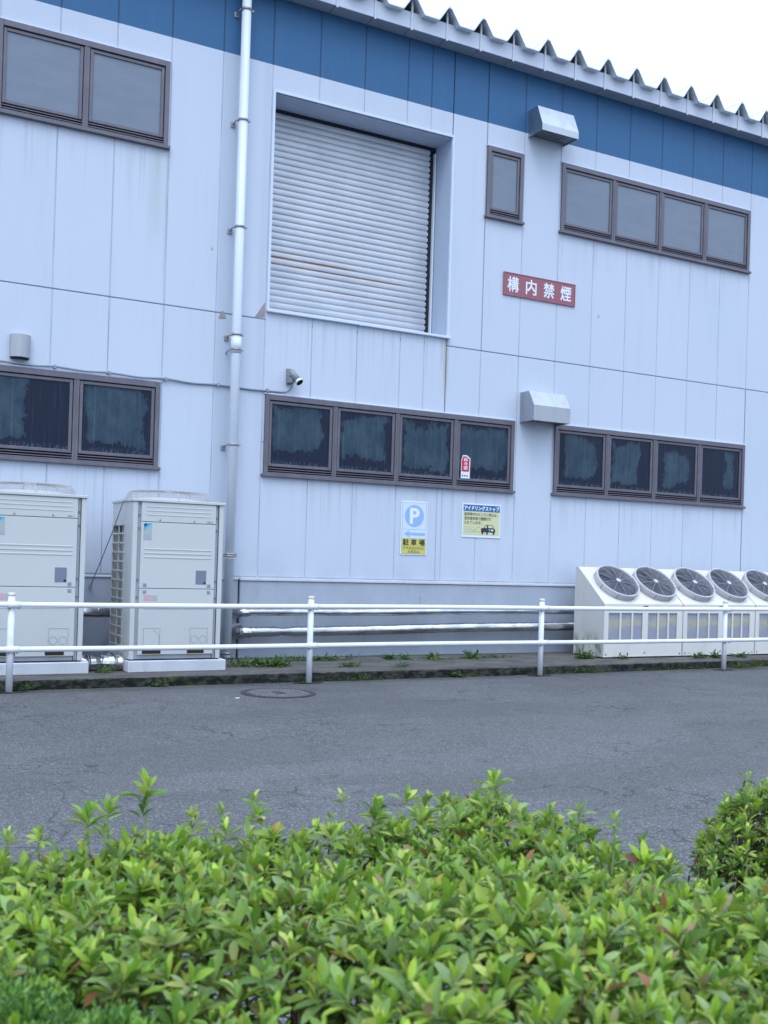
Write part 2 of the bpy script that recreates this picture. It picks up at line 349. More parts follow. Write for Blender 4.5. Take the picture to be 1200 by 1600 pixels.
# ------------------------------------------------------------------ mesh builder
class MB:
    def __init__(s): s.v = []; s.f = []; s.mi = []; s.sm = []; s.mats = []
    def _mat(s, m):
        if m not in s.mats: s.mats.append(m)
        return s.mats.index(m)
    def add(s, vs, fs, m, smooth=False):
        o = len(s.v); s.v += [tuple(p) for p in vs]; k = s._mat(m)
        for f in fs: s.f.append([i+o for i in f]); s.mi.append(k); s.sm.append(smooth)
        return s
    def box(s, x0, x1, y0, y1, z0, z1, m, b=0, mt=None):
        x0, x1 = min(x0,x1), max(x0,x1); y0, y1 = min(y0,y1), max(y0,y1); z0, z1 = min(z0,z1), max(z0,z1)
        if b <= 0:
            vs = [(x,y,z) for x in (x0,x1) for y in (y0,y1) for z in (z0,z1)]
            fs = [(0,1,3,2),(4,6,7,5),(0,4,5,1),(2,3,7,6),(0,2,6,4),(1,5,7,3)]
        else:
            bm = bmesh.new(); bmesh.ops.create_cube(bm, size=1)
            for v in bm.verts: v.co = Vector(((x0+x1)/2+v.co.x*(x1-x0), (y0+y1)/2+v.co.y*(y1-y0), (z0+z1)/2+v.co.z*(z1-z0)))
            bmesh.ops.bevel(bm, geom=bm.edges[:], offset=min(b, (x1-x0)*.45, (y1-y0)*.45, (z1-z0)*.45), segments=1, affect='EDGES')
            bm.verts.ensure_lookup_table(); vs = [v.co.copy() for v in bm.verts]; fs = [[v.index for v in f.verts] for f in bm.faces]; bm.free()
        if mt is not None: vs = [mt @ Vector(p) for p in vs]
        return s.add(vs, fs, m)
    def prism(s, poly, axis, a, b, m, mt=None):   # poly of 2D points, extruded along axis
        n = len(poly)
        def P(p, t): return {'x': (t, p[0], p[1]), 'y': (p[0], t, p[1]), 'z': (p[0], p[1], t)}[axis]
        vs = [P(p, a) for p in poly]+[P(p, b) for p in poly]
        if mt is not None: vs = [mt @ Vector(p) for p in vs]
        fs = [list(range(n))[::-1], list(range(n, 2*n))]+[(i, (i+1) % n, (i+1) % n+n, i+n) for i in range(n)]
        return s.add(vs, fs, m)
    def tube(s, pts, r, m, seg=12, caps=True, smooth=True):
        pts = [Vector(p) for p in pts]; rs = r if hasattr(r, '__len__') else [r]*len(pts)
        vs = []; fs = []; prev = None
        for i, p in enumerate(pts):
            t = (pts[min(i+1, len(pts)-1)]-pts[max(i-1, 0)]).normalized()
            if prev is None:
                a = t.cross(Vector((0, 0, 1)));  a = a if a.length > .01 else t.cross(Vector((1, 0, 0)))
            else: a = prev-t*prev.dot(t)
            a.normalize(); prev = a; b = t.cross(a)
            for k in range(seg):
                g = 2*math.pi*k/seg; vs.append(p+(a*math.cos(g)+b*math.sin(g))*rs[i])
        for i in range(len(pts)-1):
            for k in range(seg):
                k2 = (k+1) % seg; fs.append((i*seg+k, i*seg+k2, (i+1)*seg+k2, (i+1)*seg+k))
        s.add(vs, fs, m, smooth)
        if caps:
            o = len(s.v)-len(vs); k = s._mat(m)
            s.f.append([o+j for j in range(seg)][::-1]); s.mi.append(k); s.sm.append(False)
            s.f.append([o+(len(pts)-1)*seg+j for j in range(seg)]); s.mi.append(k); s.sm.append(False)
        return s
    def build(s, name, parent=None, loc=None):
        me = bpy.data.meshes.new(name); me.from_pydata([tuple(p) for p in s.v], [], s.f)
        for m in s.mats: me.materials.append(m)
        me.polygons.foreach_set('material_index', s.mi); me.polygons.foreach_set('use_smooth', s.sm)
        bm = bmesh.new(); bm.from_mesh(me); bmesh.ops.recalc_face_normals(bm, faces=bm.faces[:]); bm.to_mesh(me); bm.free()
        me.update(); o = bpy.data.objects.new(name, me); C.objects.link(o)
        if loc: o.location = loc
        if parent: o.parent = parent
        return o
def tag(o, label=None, cat=None, group=None, kind=None):
    for k, v in (('label', label), ('category', cat), ('group', group), ('kind', kind)):
        if v: o[k] = v
    return o
def thing(name, label, cat, loc=(0,0,0), group=None):
    o = bpy.data.objects.new(name, None); C.objects.link(o); o.location = loc; o.empty_display_size = .1
    return tag(o, label, cat, group)
def copy_tree(o, parent=None, loc=None):
    c = o.copy(); C.objects.link(c); c.parent = parent
    if loc: c.location = loc
    for ch in list(o.children): copy_tree(ch, c)
    return c
def bezier(p, n=10):
    p = [Vector(a) for a in p]; out = []
    for i in range(n+1):
        t = i/n; out.append(p[0]*(1-t)**3+p[1]*3*t*(1-t)**2+p[2]*3*t*t*(1-t)+p[3]*t**3)
    return out
def text_into(mb, txt, x0, x1, z0, z1, y, m, bold=0.0, depth=.0012, fat=0.0):
    if fat:
        for i, (dx, dz) in enumerate(((-1,-1),(1,-1),(-1,1),(1,1),(0,0))):
            text_into(mb, txt, x0+fat+dx*fat, x1-fat+dx*fat, z0+fat+dz*fat, z1-fat+dz*fat, y-.00012*i, m, 0, depth)
        return
    _text(mb, txt, x0, x1, z0, z1, y, m, bold, depth)
def _text(mb, txt, x0, x1, z0, z1, y, m, bold=0.0, depth=.0012, spacing=1.0, vertical=False):
    """lettering fitted into the rectangle x0..x1, z0..z1 on the plane y, facing -Y"""
    cu_ = bpy.data.curves.new('lettering', 'FONT'); cu_.body = '\n'.join(txt) if vertical else txt
    cu_.size = 1; cu_.offset = bold; cu_.extrude = .01; cu_.space_character = spacing; cu_.resolution_u = 3
    if vertical: cu_.space_line = 1.0
    o = bpy.data.objects.new('lettering', cu_); C.objects.link(o)
    dg = bpy.context.evaluated_depsgraph_get(); me = o.evaluated_get(dg).to_mesh()
    vs = [v.co.copy() for v in me.vertices]; fs = [list(p.vertices) for p in me.polygons]
    o.evaluated_get(dg).to_mesh_clear(); bpy.data.objects.remove(o); bpy.data.curves.remove(cu_)
    if not vs: return
    ax, bx = min(v.x for v in vs), max(v.x for v in vs); ay, by = min(v.y for v in vs), max(v.y for v in vs)
    out = [(x0+(v.x-ax)/(bx-ax)*(x1-x0), y-(v.z+.01)/.02*depth, z0+(v.y-ay)/(by-ay)*(z1-z0)) for v in vs]
    mb.add(out, fs, m)
def disc(mb, cx, cz, r, y0, y1, m, seg=32):
    mb.prism([(cx+r*math.cos(2*math.pi*k/seg), cz+r*math.sin(2*math.pi*k/seg)) for k in range(seg)], 'y', y0, y1, m)

# ------------------------------------------------------------------ ground
g = MB(); g.add([(-150,-150,0),(150,-150,0),(150,150,0),(-150,150,0)], [(0,1,2,3)], M['asphalt'])
tag(g.build('road'), 'grey cracked asphalt lane between the hedge and the building', 'road', kind='structure')
def grid_sheet(x0, x1, nx, rows, m, name, jit=0.0):
    """rows: list of (y, z, jitter) – a strip with an irregular kerb edge"""
    vs = []; fs = []
    xs = np.linspace(x0, x1, nx)
    for j, (y, z, jy, jz) in enumerate(rows):
        w = rng.normal(0, 1, nx); w = np.convolve(w, [.2,.3,.3,.2], 'same')
        w2 = rng.normal(0, 1, nx); w2 = np.convolve(w2, [.2,.3,.3,.2], 'same')
        for i, x in enumerate(xs):
            sh = .0 if x < 7 else min((x-7)*.03, .22)
            vs.append((x, y+(sh if y < -1 else 0)+w[i]*jy, z+w2[i]*jz))
    for j in range(len(rows)-1):
        for i in range(nx-1): a = j*nx+i; fs.append((a, a+1, a+nx+1, a+nx))
    return MB().add(vs, fs, m, True).build(name)
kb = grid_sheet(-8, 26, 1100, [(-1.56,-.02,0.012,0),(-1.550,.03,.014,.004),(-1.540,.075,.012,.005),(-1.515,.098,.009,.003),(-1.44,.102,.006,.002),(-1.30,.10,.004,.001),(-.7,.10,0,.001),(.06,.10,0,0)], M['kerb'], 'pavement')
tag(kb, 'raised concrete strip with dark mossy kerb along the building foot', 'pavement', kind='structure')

# ------------------------------------------------------------------ building
B = thing('factory_building', 'two-storey pale blue panel building with dark blue band and folded metal roof', 'building')
XL, XR, ZT, DEP = -8.0, 26.0, 7.95, 14.0
WIN = [  # x0, x1, z0, z1, panes, kind
    (1.53-0.0, 3.335, 5.730, 6.695, 2, 'frost'), (1.53, 3.338, 2.188, 3.155, 2, 'film'),
    (4.581, 8.107, 2.204, 3.155, 4, 'film'), (8.770, 12.346, 2.215, 3.170, 4, 'film'),
    (7.557, 8.126, 5.750, 6.683, 1, 'frost'), (8.762, 12.322, 5.760, 6.710, 4, 'frost')]
OPN = (4.597, 7.028, 4.135, 6.668)
holes = [(a, b, c, d) for a, b, c, d, _, _ in WIN]+[OPN]
seams_l = [2.155+.6*k for k in range(-17, 8)]
seams_r = [8.148+.6*k for k in range(0, 30)]
base_seams = [s_ for s_ in seams_l+[6.70, 7.03, 7.55]+seams_r if XL < s_ < XR]
low_seams = [s_ for s_ in seams_l+[6.955, 7.55]+seams_r if XL < s_ < XR]
def panels(mb, z0, z1, seams, xa_=XL, xb_=XR):
    xs = [xa_]+sorted(q_ for q_ in seams if xa_+.01 < q_ < xb_-.01)+[xb_]
    G = .0065
    for a, b in zip(xs[:-1], xs[1:]):
        cuts = sorted({a, b}|{h[k] for h in holes for k in (0, 1) if a < h[k] < b and h[2] < z1 and h[3] > z0})
        # decompose the column into rectangles around openings
        for ca, cb in zip(cuts[:-1], cuts[1:]):
            zs = [(z0, z1)]
            for h in holes:
                if h[0] < cb-1e-6 and h[1] > ca+1e-6:
                    nz = []
                    for p, q in zs:
                        if h[3] <= p or h[2] >= q: nz.append((p, q)); continue
                        if h[2] > p: nz.append((p, h[2]))
                        if h[3] < q: nz.append((h[3], q))
                    zs = nz
            for p, q in zs:
                la = G if ca == a and a > XL else 0; lb = G if cb == b and b < XR else 0
                bz = G if abs(p-z0) < 1e-6 else 0; tz = G if abs(q-z1) < 1e-6 else 0
                if q-p < .03: continue
                x0, x1, y0, za, zb = ca+la, cb-lb, 0, p+bz, q-tz
                c = .003
                # front plate with chamfered rim on the sides that meet a joint
                xi0, xi1 = x0+(c if la else 0), x1-(c if lb else 0); zi0, zi1 = za+(c if bz else 0), zb-(c if tz else 0)
                vs = [(xi0,0,zi0),(xi1,0,zi0),(xi1,0,zi1),(xi0,0,zi1),(x0,.003,za),(x1,.003,za),(x1,.003,zb),(x0,.003,zb),(x0,.03,za),(x1,.03,za),(x1,.03,zb),(x0,.03,zb)]
                fs = [(0,1,2,3)]+[(i,(i+1)%4,(i+1)%4+4,i+4) for i in range(4)]+[(i+4,(i+1)%4+4,(i+1)%4+8,i+8) for i in range(4)]
                mb.add(vs, fs, M['wall'])
w = MB()
Z_J = 4.019
for xa_, xb_ in ((XL, 4.555), (7.03, XR)):
    panels(w, 1.03, Z_J, low_seams, xa_, xb_); panels(w, Z_J, 7.80, base_seams, xa_, xb_)
panels(w, 1.03, 2.6, low_seams, 4.555, 7.03); panels(w, 2.6, 7.80, base_seams, 4.555, 7.03)
# sealant layer behind the joints (with the openings left out)
xs = sorted({XL, XR}|{h[k] for h in holes for k in (0,1)}); zs = sorted({1.0, 7.9}|{h[k] for h in holes for k in (2,3)})
for a, b in zip(xs[:-1], xs[1:]):
    for p, q in zip(zs[:-1], zs[1:]):
        cx, cz = (a+b)/2, (p+q)/2
        if any(h[0] < cx < h[1] and h[2] < cz < h[3] for h in holes): continue
        w.add([(a,.0045,p),(b,.0045,p),(b,.0045,q),(a,.0045,q)], [(0,1,2,3)], M['seal'])
# end walls, rear wall and inner dark lining
w.box(XL-.1, XL-.002, -.001, DEP, .0, 7.8, M['wall']); w.box(XR+.002, XR+.1, -.001, DEP, .0, 7.8, M['wall'])
w.box(XL, XR, DEP+.002, DEP+.1, 0, 7.8, M['wall'])
w.build('wall', B)
lin = MB(); lin.box(XL+.01, XR-.01, .62, .66, .2, 7.7, M['dark']); lin.build('inner_lining', B)

# plinth
p = MB(); p.box(XL, 4.325, .008, .2, -.05, .992, M['plinth']); p.box(4.343, XR, -.018, .2, -.05, .985, M['plinth'], .006)
p.box(XL, 4.325, -.006, .05, .994, 1.018, M['ledge'], .004); p.box(4.337, XR, -.034, .05, .988, 1.020, M['ledge'], .004)
p.box(4.3255, 4.3425, .02, .2, -.05, .99, M['dark'])
p.box(6.745, 6.795, -.030, -.019, .70, .845, M['strip'], .002)
p.build('concrete_base', B)

# mortar patches on the wall joint
mp1 = MB(); mp1.prism([(3.985,3.955),(4.075,3.962),(4.055,4.035),(4.020,4.045)], 'y', -.004, .002, M['patch']); mp1.build('mortar_patch', B)
mp2 = MB(); mp2.prism([(4.425,4.030),(4.545,4.045),(4.545,4.215)], 'y', -.004, .002, M['patch']); mp2.build('mortar_patch', B)

for (mx_, mz_, sz) in ((3.884,4.735,.020),(9.471,4.735,.022)):
    b_ = MB(); b_.prism([(mx_-sz,mz_-sz),(mx_+sz*.8,mz_-sz*.7),(mx_+sz*.3,mz_+sz)], 'y', -.003, .002, M['strip']); b_.build('paint_chip', B)
# windows
FILM = [(-.1,.42,.14,1.1), (.05,.90,.12,.97), (.03,.90,.22,.97), (.05,.88,.20,.95), (.05,.95,.10,.95), (.03,.97,.15,.97),
        (.17,.85,.16,.95), (.04,.70,.12,.93), (.18,.82,.16,.88), (.62,.86,.18,.90)]
fi = 0; pane_with_sticker = None
def ring(mb, x0, x1, z0, z1, w_, y0, y1, m, b=.003, wt=None, wb=None):
    wt = wt or w_; wb = wb or w_
    mb.box(x0, x0+w_, y0, y1, z0, z1, m, b); mb.box(x1-w_, x1, y0, y1, z0, z1, m, b)
    mb.box(x0+w_, x1-w_, y0+.0015, y1, z1-wt, z1, m, b); mb.box(x0+w_, x1-w_, y0+.0015, y1, z0, z0+wb, m, b)
for (x0, x1, z0, z1, n, kd) in WIN:
    f = MB(); F = M['frame']
    ring(f, x0, x1, z0+.03, z1, .052, -.030, .05, F, .003, .062, .02)
    f.box(x0-.022, x1+.022, -.052, .03, z0-.004, z0+.030, F, .004)           # sill
    f.box(x0-.012, x1+.012, -.020, -.002, z1+.002, z1+.016, M['trim'], .002) # head flashing
    f.box(x1+.001, x1+.009, -.012, .0, z0+.03, z1, M['trim'], .001)
    f.box(x0+.05, x1-.05, .051, .06, z0+.03, z1-.06, M['dark'])              # dark depth behind the tracks
    xa, xb = x0+.052, x1-.052; pw = (xb-xa)/n
    for k in range(1, n):                                                     # mullions
        xm = xa+pw*k; f.box(xm-.030, xm+.030, -.022, .045, z0+.05, z1-.062, F, .003); f.box(xm-.005, xm+.005, -.026, -.0225, z0+.05, z1-.062, M['frame'], .001)
    for t in (.052, .080):                                                   # sliding tracks
        f.box(xa, xb, -.014, .02, z0+t+.012, z0+t+.022, F, .001)
    wob = f.build('window', B)
    for k in range(n):
        a = xa+pw*k+(.036 if k else .006); b_ = xa+pw*(k+1)-(.036 if k < n-1 else .006)
        s_ = MB(); ring(s_, a, b_, z0+.118, z1-.070, .034, -.012, .020, F, .003)
        sh = s_.build('sash', wob)
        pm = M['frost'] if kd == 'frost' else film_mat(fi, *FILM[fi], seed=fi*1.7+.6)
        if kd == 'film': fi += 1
        pa, pb, pc, pd = a+.030, b_-.030, z0+.148, z1-.100
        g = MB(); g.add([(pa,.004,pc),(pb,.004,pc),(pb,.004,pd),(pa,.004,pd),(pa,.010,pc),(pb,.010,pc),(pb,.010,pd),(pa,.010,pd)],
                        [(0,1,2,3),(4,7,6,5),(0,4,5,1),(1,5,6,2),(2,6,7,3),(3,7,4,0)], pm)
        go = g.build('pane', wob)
        uv = go.data.uv_layers.new(name='UVMap')
        for l in go.data.loops:
            c = go.data.vertices[l.vertex_index].co; uv.data[l.index].uv = ((c.x-pa)/(pb-pa), (c.z-pc)/(pd-pc))

# shutter opening
ox0, ox1, oz0, oz1 = OPN
sr = MB()
sr.box(ox0-.03, ox0, -.012, .50, oz0-.0, oz1+.03, M['trim'], .003)
sr.box(ox1, ox1+.03, -.012, .50, oz0-.0, oz1+.03, M['trim'], .003)
sr.box(ox0, ox1, -.012, .50, oz1, oz1+.03, M['trim'], .003)
sr.box(ox0+.001, ox0+.006, .01, .48, oz0, oz1-.001, M['reveal']); sr.box(ox1-.006, ox1-.001, .01, .48, oz0, oz1-.001, M['reveal'])
sr.box(ox0+.006, ox1-.006, .01, .48, oz1-.006, oz1-.001, M['reveal'])
sr.build('opening_surround', B)
SY = .40
sl = MB(); pitch = .076; zz = oz0+.06; seg = 10
prof = []
while zz < oz1-.09:
    for k in range(seg): 
        t = k/seg; prof.append((SY-.0065*math.sin(math.pi*min(t/.9, 1))**.6 if t < .9 else SY+.005, zz+t*pitch))
    prof.append((SY+.005, zz+.985*pitch)); zz += pitch
prof.append((SY, zz))
sx0, sx1 = ox0+.03, ox1-.105
vs = []; fs = []
for y, z in prof: vs += [(sx0, y, z), (sx1, y, z)]
for i in range(len(prof)-1): fs.append((2*i, 2*i+1, 2*i+3, 2*i+2))
sl.add(vs, fs, M['shutter'], False)
for i in range(0, int((zz-oz0)/pitch)):                                 # end locks give the scalloped edge
    z = oz0+.06+i*pitch; sl.box(sx1-.001, sx1+.010, SY-.012, SY+.004, z+.012, z+pitch*.72, M['shutter'], .004)
sl.box(sx0, sx1, SY-.02, SY+.01, oz0+.02, oz0+.06, M['shutter'], .004)
sho = sl.build('roller_shutter', B)
gr = MB(); gr.box(ox1-.095, ox1-.034, SY+.015, SY+.06, oz0, oz1-.01, M['dark']); gr.box(ox1-.034, ox1-.018, SY-.035, SY+.05, oz0, oz1-.09, M['letter'], .003)
gr.box(ox1-.105, ox1-.02, SY+.061, SY+.07, oz0, oz1, M['dark']); gr.build('guide_rail', sho)
gr = MB(); gr.box(ox0+.007, ox0+.028, SY-.035, SY+.05, oz0, oz1-.02, M['letter'], .003); gr.build('guide_rail', sho)
hd = MB(); hd.box(ox0+.01, ox1-.01, SY+.05, SY+.09, oz1-.16, oz1-.008, M['dark'])
for k in range(46):
    x = ox0+.06+k*.05+random.uniform(-.012,.012); hd.box(x, x+random.uniform(.006,.03), SY-.004, SY+.04, oz1-.075-random.uniform(0,.022), oz1-.05, M['dark'], .002)
hd.box(ox0+.01, ox1-.01, SY-.002, SY+.05, oz1-.058, oz1-.008, M['dark']); hd.build('shutter_slot', sho)
si = MB(); si.box(ox0-.035, 5.78, -.045, .47, oz0-.028, oz0+.004, M['trim'], .004); si.box(5.783, ox1+.035, -.045, .47, oz0-.030, oz0+.002, M['trim'], .004)
si.box(5.760, 5.80, -.050, -.02, oz0-.036, oz0+.012, M['trim'], .006); si.build('sill', B)

# eaves
e = MB(); x = 9.276-.504*36
while x < XR:
    e.box(x+.004, min(x+.500, XR), -.199, .02, 7.770, 7.785, M['soffit'], .002); x += .504
e.box(XL-.1, XR+.1, -.19, 0, 7.786, 7.80, M['dark']); e.build('soffit', B)
e = MB(); e.box(XL-.12, XR+.12, -.212, -.2, 7.765, 7.968, M['fascia'], .002); e.build('fascia', B)
r_ = MB(); Y0 = -.30; Y1 = DEP+.4; slope = math.tan(R(2.0))
pts = []; x = 8.764-.504*33
while x < XR+.3:
    for dx, z in ((-.145, 7.925), (-.022, 8.108), (.022, 8.108), (.145, 7.925)): pts.append((x+dx, z))
    x += .504
vs = []; fs = []; n = len(pts); T = .006
for (px, pz) in pts:
    vs += [(px, Y0, pz), (px, Y1, pz+(Y1-Y0)*slope), (px, Y0, pz+T), (px, Y1, pz+T+(Y1-Y0)*slope)]
for i in range(n-1):
    a = 4*i; b = a+4; fs += [(a, b, b+1, a+1), (a+2, a+3, b+3, b+2), (a, a+2, b+2, b), (a+1, b+1, b+3, a+3)]
r_.add(vs, fs, M['roof'])
# folded lip at the eave edge
for i in range(n-1):
    (xa, za), (xb, zb) = pts[i], pts[i+1]; d = Vector((xb-xa, 0, zb-za)).normalized(); nrm = Vector((-d.z, 0, d.x))*.010
    vs = [(xa, Y0-.004, za), (xb, Y0-.004, zb), (xb+nrm.x, Y0-.004, zb+nrm.z+.004), (xa+nrm.x, Y0-.004, za+nrm.z+.004),
          (xa, Y0+.02, za), (xb, Y0+.02, zb), (xb+nrm.x, Y0+.02, zb+nrm.z+.004), (xa+nrm.x, Y0+.02, za+nrm.z+.004)]
    r_.add(vs, [(0,1,2,3),(4,7,6,5),(0,4,5,1),(2,6,7,3),(1,5,6,2),(3,7,4,0)], M['roof'])
x = 8.764-.504*33
while x < XR+.3: r_.box(x-.004, x+.004, Y0-.004, Y1, 8.114, 8.140, M['roof'], mt=Matrix.Shear('XY', 4, (0, 0)) if False else None) if False else None; x += .504
r_.build('roof', B)
sm_ = MB(); x = 8.764-.504*33                       # standing seam along every ridge, following the slope
while x < XR+.3:
    vs = [(x-.004,Y0-.01,8.115),(x+.004,Y0-.01,8.115),(x+.004,Y0-.01,8.142),(x-.004,Y0-.01,8.142)]
    vs += [(a, Y1, c+(Y1-Y0)*slope) for a, b, c in vs]
    sm_.add(vs, [(0,1,2,3),(4,7,6,5),(0,4,5,1),(1,5,6,2),(2,6,7,3),(3,7,4,0)], M['roof']); x += .504
sm_.build('ridge_seam', B)
k0 = None
for k in range(-12, 13):
    x = 8.776+.504*k
    if k0 is None:
        st = MB(); st.box(-.014, .014, -.226, -.2125, 7.742, 8.105, M['strap'], .002); k0 = st.build('roof_hanger', B, (x, 0, 0))
    else:
        c = k0.copy(); C.objects.link(c); c.location = (x, 0, 0)
bl = MB(); bl.box(XL, XR, .02, .05, 7.80, 8.1, M['dark']); bl.build('eave_closure', B)

# ------------------------------------------------------------------ downpipe
D = thing('downpipe', 'tall pale plastic rainwater downpipe fixed to the wall left of the shutter', 'downpipe', (4.165, -.12, .12))
zb = .12
pp = MB(); pp.tube([(0,0,.05),(0,0,7.66)], .053, M['pipe'], 20); pp.tube([(0,0,-.01),(0,0,.055)], .045, M['pipe'], 20); pp.build('pipe', D)
jt = MB(); jt.tube([(0,0,3.44),(0,0,3.62)], .060, M['pipe'], 20); jt.build('joint_sleeve', D)
jt = MB(); jt.tube([(0,0,1.10),(0,0,1.155)], .057, M['pipe'], 20); jt.build('joint_sleeve', D)
for z in (7.456, 6.202, 4.99, 3.770, 3.60, 2.523, 1.285, 1.262, .165):
    b = MB(); b.tube([(0,0,z-zb-.011),(0,0,z-zb+.011)], .0615, M['steel'], 20)
    b.box(.05, .085, -.012, .012, z-zb-.010, z-zb+.010, M['steel'], .002)
    b.tube([(-.055,.0,z-zb),(-.075,.05,z-zb-.01),(-.075,.118,z-zb-.03)], .008, M['steel'], 8)
    if z not in (3.60, 1.262): b.box(-.105, -.05, .106, .118, z-zb-.06, z-zb+.0, M['steel'], .002)
    b.build('bracket', D)
lp = MB(); lp.tube([(0,0,7.64),(0,0,7.72),(0,-.02,7.80)], .055, M['pipe'], 20); lp.build('outlet', D)

# ------------------------------------------------------------------ exhaust hoods, vent
def hood(x0, x1, z0, z1, name, label, dep, zk, open_under=True):
    T_ = thing(name, label, 'exhaust hood', ((x0+x1)/2, 0, z0), 'exhaust hoods on the wall')
    hw = (x1-x0)/2; h = z1-z0; m = M['stainless']; b = MB()
    prof = [(0, h), (-dep*.62, h), (-dep, zk), (-dep, 0.0), (0, .0)]
    t = .004
    # side plates
    for sx in (-hw, hw-t): b.prism(prof, 'x', sx, sx+t, m)
    # skin
    for (a, c) in zip(prof[:3], prof[1:4]):
        d = Vector((0, c[0]-a[0], c[1]-a[1])).normalized(); nn = Vector((0, d.z, -d.y))*t
        if nn.y > 0 or nn.z > 0 and c[0] == a[0]: pass
        nn = -nn if (Vector((0, a[0]+dep*.4, a[1]-h*.4)).dot(nn) > 0) else nn
        vs = [(-hw+t,a[0],a[1]),(hw-t,a[0],a[1]),(hw-t,c[0],c[1]),(-hw+t,c[0],c[1])]
        vs += [(p_[0], p_[1]+nn.y, p_[2]+nn.z) for p_ in vs]
        b.add(vs, [(0,1,2,3),(4,7,6,5),(0,4,5,1),(1,5,6,2),(2,6,7,3),(3,7,4,0)], m)
    b.build('casing', T_)
    q_ = MB(); q_.box(-hw+t, hw-t, -dep+t, -.002, .030, .036, M['dark'])
    for k in range(6): q_.box(-hw+t, hw-t, -dep+.03+k*(dep-.06)/6, -dep+.045+k*(dep-.06)/6, .012, .028, M['stainless'])
    q_.build('louvre', T_)
    return T_
hood(8.195, 8.790, 6.930, 7.285, 'exhaust_hood', 'upper stainless exhaust hood on the blue band above the narrow window', .31, .085)
hood(8.195, 8.790, 3.150, 3.545, 'exhaust_hood', 'lower stainless exhaust hood on the white wall between the two lower window rows', .31, .20)
V = thing('vent_cap', 'small rounded stainless vent cap above the lower left window', 'vent', (1.845, 0, 3.25))
v = MB(); seg = 14; prof = [(-.10+.20*0,0)]
poly = [(-.098, 0)]+[(-.098+.196*(k/seg), -.055-.055*math.sin(math.pi*k/seg)) for k in range(seg+1)]+[(.098, 0)]
v.prism(poly, 'z', .0, .235, M['dull_steel']); v.build('casing', V)
v = MB(); v.prism([(a*.9, b_*.9) for a, b_ in poly], 'z', -.014, -.0005, M['dark']); v.build('outlet', V)

# ------------------------------------------------------------------ cctv + cable
K = thing('security_camera', 'grey bullet security camera angled down above the middle window row', 'security camera', (4.87, 0, 3.39))
k = MB(); k.box(-.035, .035, -.020, 0, -.095, .090, M['camm'], .003); k.build('mount_plate', K)
k = MB(); k.prism([(-.02,.03),(-.02,-.085),(-.12,-.085),(-.12,-.04),(-.07,.0)], 'x', -.03, .03, M['camm']); k.build('bracket', K)
k = MB(); k.tube([(0,-.085,-.02),(0,-.085,.035)], .028, M['camm'], 14); k.build('joint', K)
A_ = Vector((.0, -.075, .045)); d_ = Vector((.30, -.52, -.62)).normalized()
k = MB(); k.tube([A_-d_*.01, A_+d_*.004, A_+d_*.15], [.030, .038, .042], M['camm'], 18); k.build('body', K)
k = MB(); k.tube([A_+d_*.1501, A_+d_*.158, A_+d_*.185], [.040, .046, .046], M['letter'], 20); hb = k.build('hood_ring', K)
k = MB(); k.tube([A_+d_*.1852, A_+d_*.188], .040, M['lens'], 20); k.build('lens', K)
cb = MB(); pts = [(-2,-.014,3.20),(1.2,-.014,3.195),(1.66,-.030,3.195),(2.0,-.030,3.187),(2.2,-.030,3.200),(2.5,-.030,3.187),(2.77,-.030,3.198),(3.1,-.030,3.185),(3.39,-.022,3.202),(3.7,-.014,3.187),(4.0,-.014,3.200),(4.4,-.014,3.190),(4.75,-.014,3.197)]
sm2 = []
for i in range(len(pts)-1):
    a, b_ = Vector(pts[i]), Vector(pts[i+1])
    for t in range(6):
        tt = t/6; s2 = tt*tt*(3-2*tt); sm2.append(Vector((a.x+(b_.x-a.x)*tt, a.y+(b_.y-a.y)*s2, a.z+(b_.z-a.z)*s2)))
sm2 += bezier([(4.75,-.014,3.197),(4.86,-.014,3.195),(4.885,-.06,3.22),(4.885,-.085,3.30)], 8)
cb.tube(sm2, .0125, M['conduit'], 8); 
for x_ in (2.2, 2.77, 3.39, 4.0, 4.6): cb.box(x_-.012, x_+.012, -.045, -.002, 3.176, 3.218, M['conduit'], .003)
CB = cb.build('cable'); tag(CB, 'pale sagging conduit on the wall, running over the lower left window to the security camera', 'cable')

# ------------------------------------------------------------------ signs
def plate(name, label, cat, x0, x1, z0, z1, m, th=.006):
    T_ = thing(name, label, cat, (0, 0, 0)); b = MB(); b.box(x0, x1, -.004-th, -.003, z0, z1, m, .0015); b.build('board', T_); return T_, -.0045-th
T_, y = plate('no_smoking_sign', 'faded red no smoking sign with white characters on the upper wall', 'sign', 7.862, 9.044, 4.795, 5.097, M['signred'], .012)
b = MB()
for a, c, p_, q_ in ((7.862,9.044,5.087,5.097),(7.862,9.044,4.795,4.805),(7.862,7.872,4.805,5.087),(9.034,9.044,4.805,5.087)): b.box(a, c, y-.004, y, p_, q_, M['signred'], .001)
b.build('rim', T_)
for ch, a, c in (('構',7.925,8.105),('内',8.220,8.395),('禁',8.510,8.690),('煙',8.795,8.975)):
    b = MB(); text_into(b, ch, a, c, 4.850, 5.050, y, M['letter'], fat=.0035); b.build('character', T_)

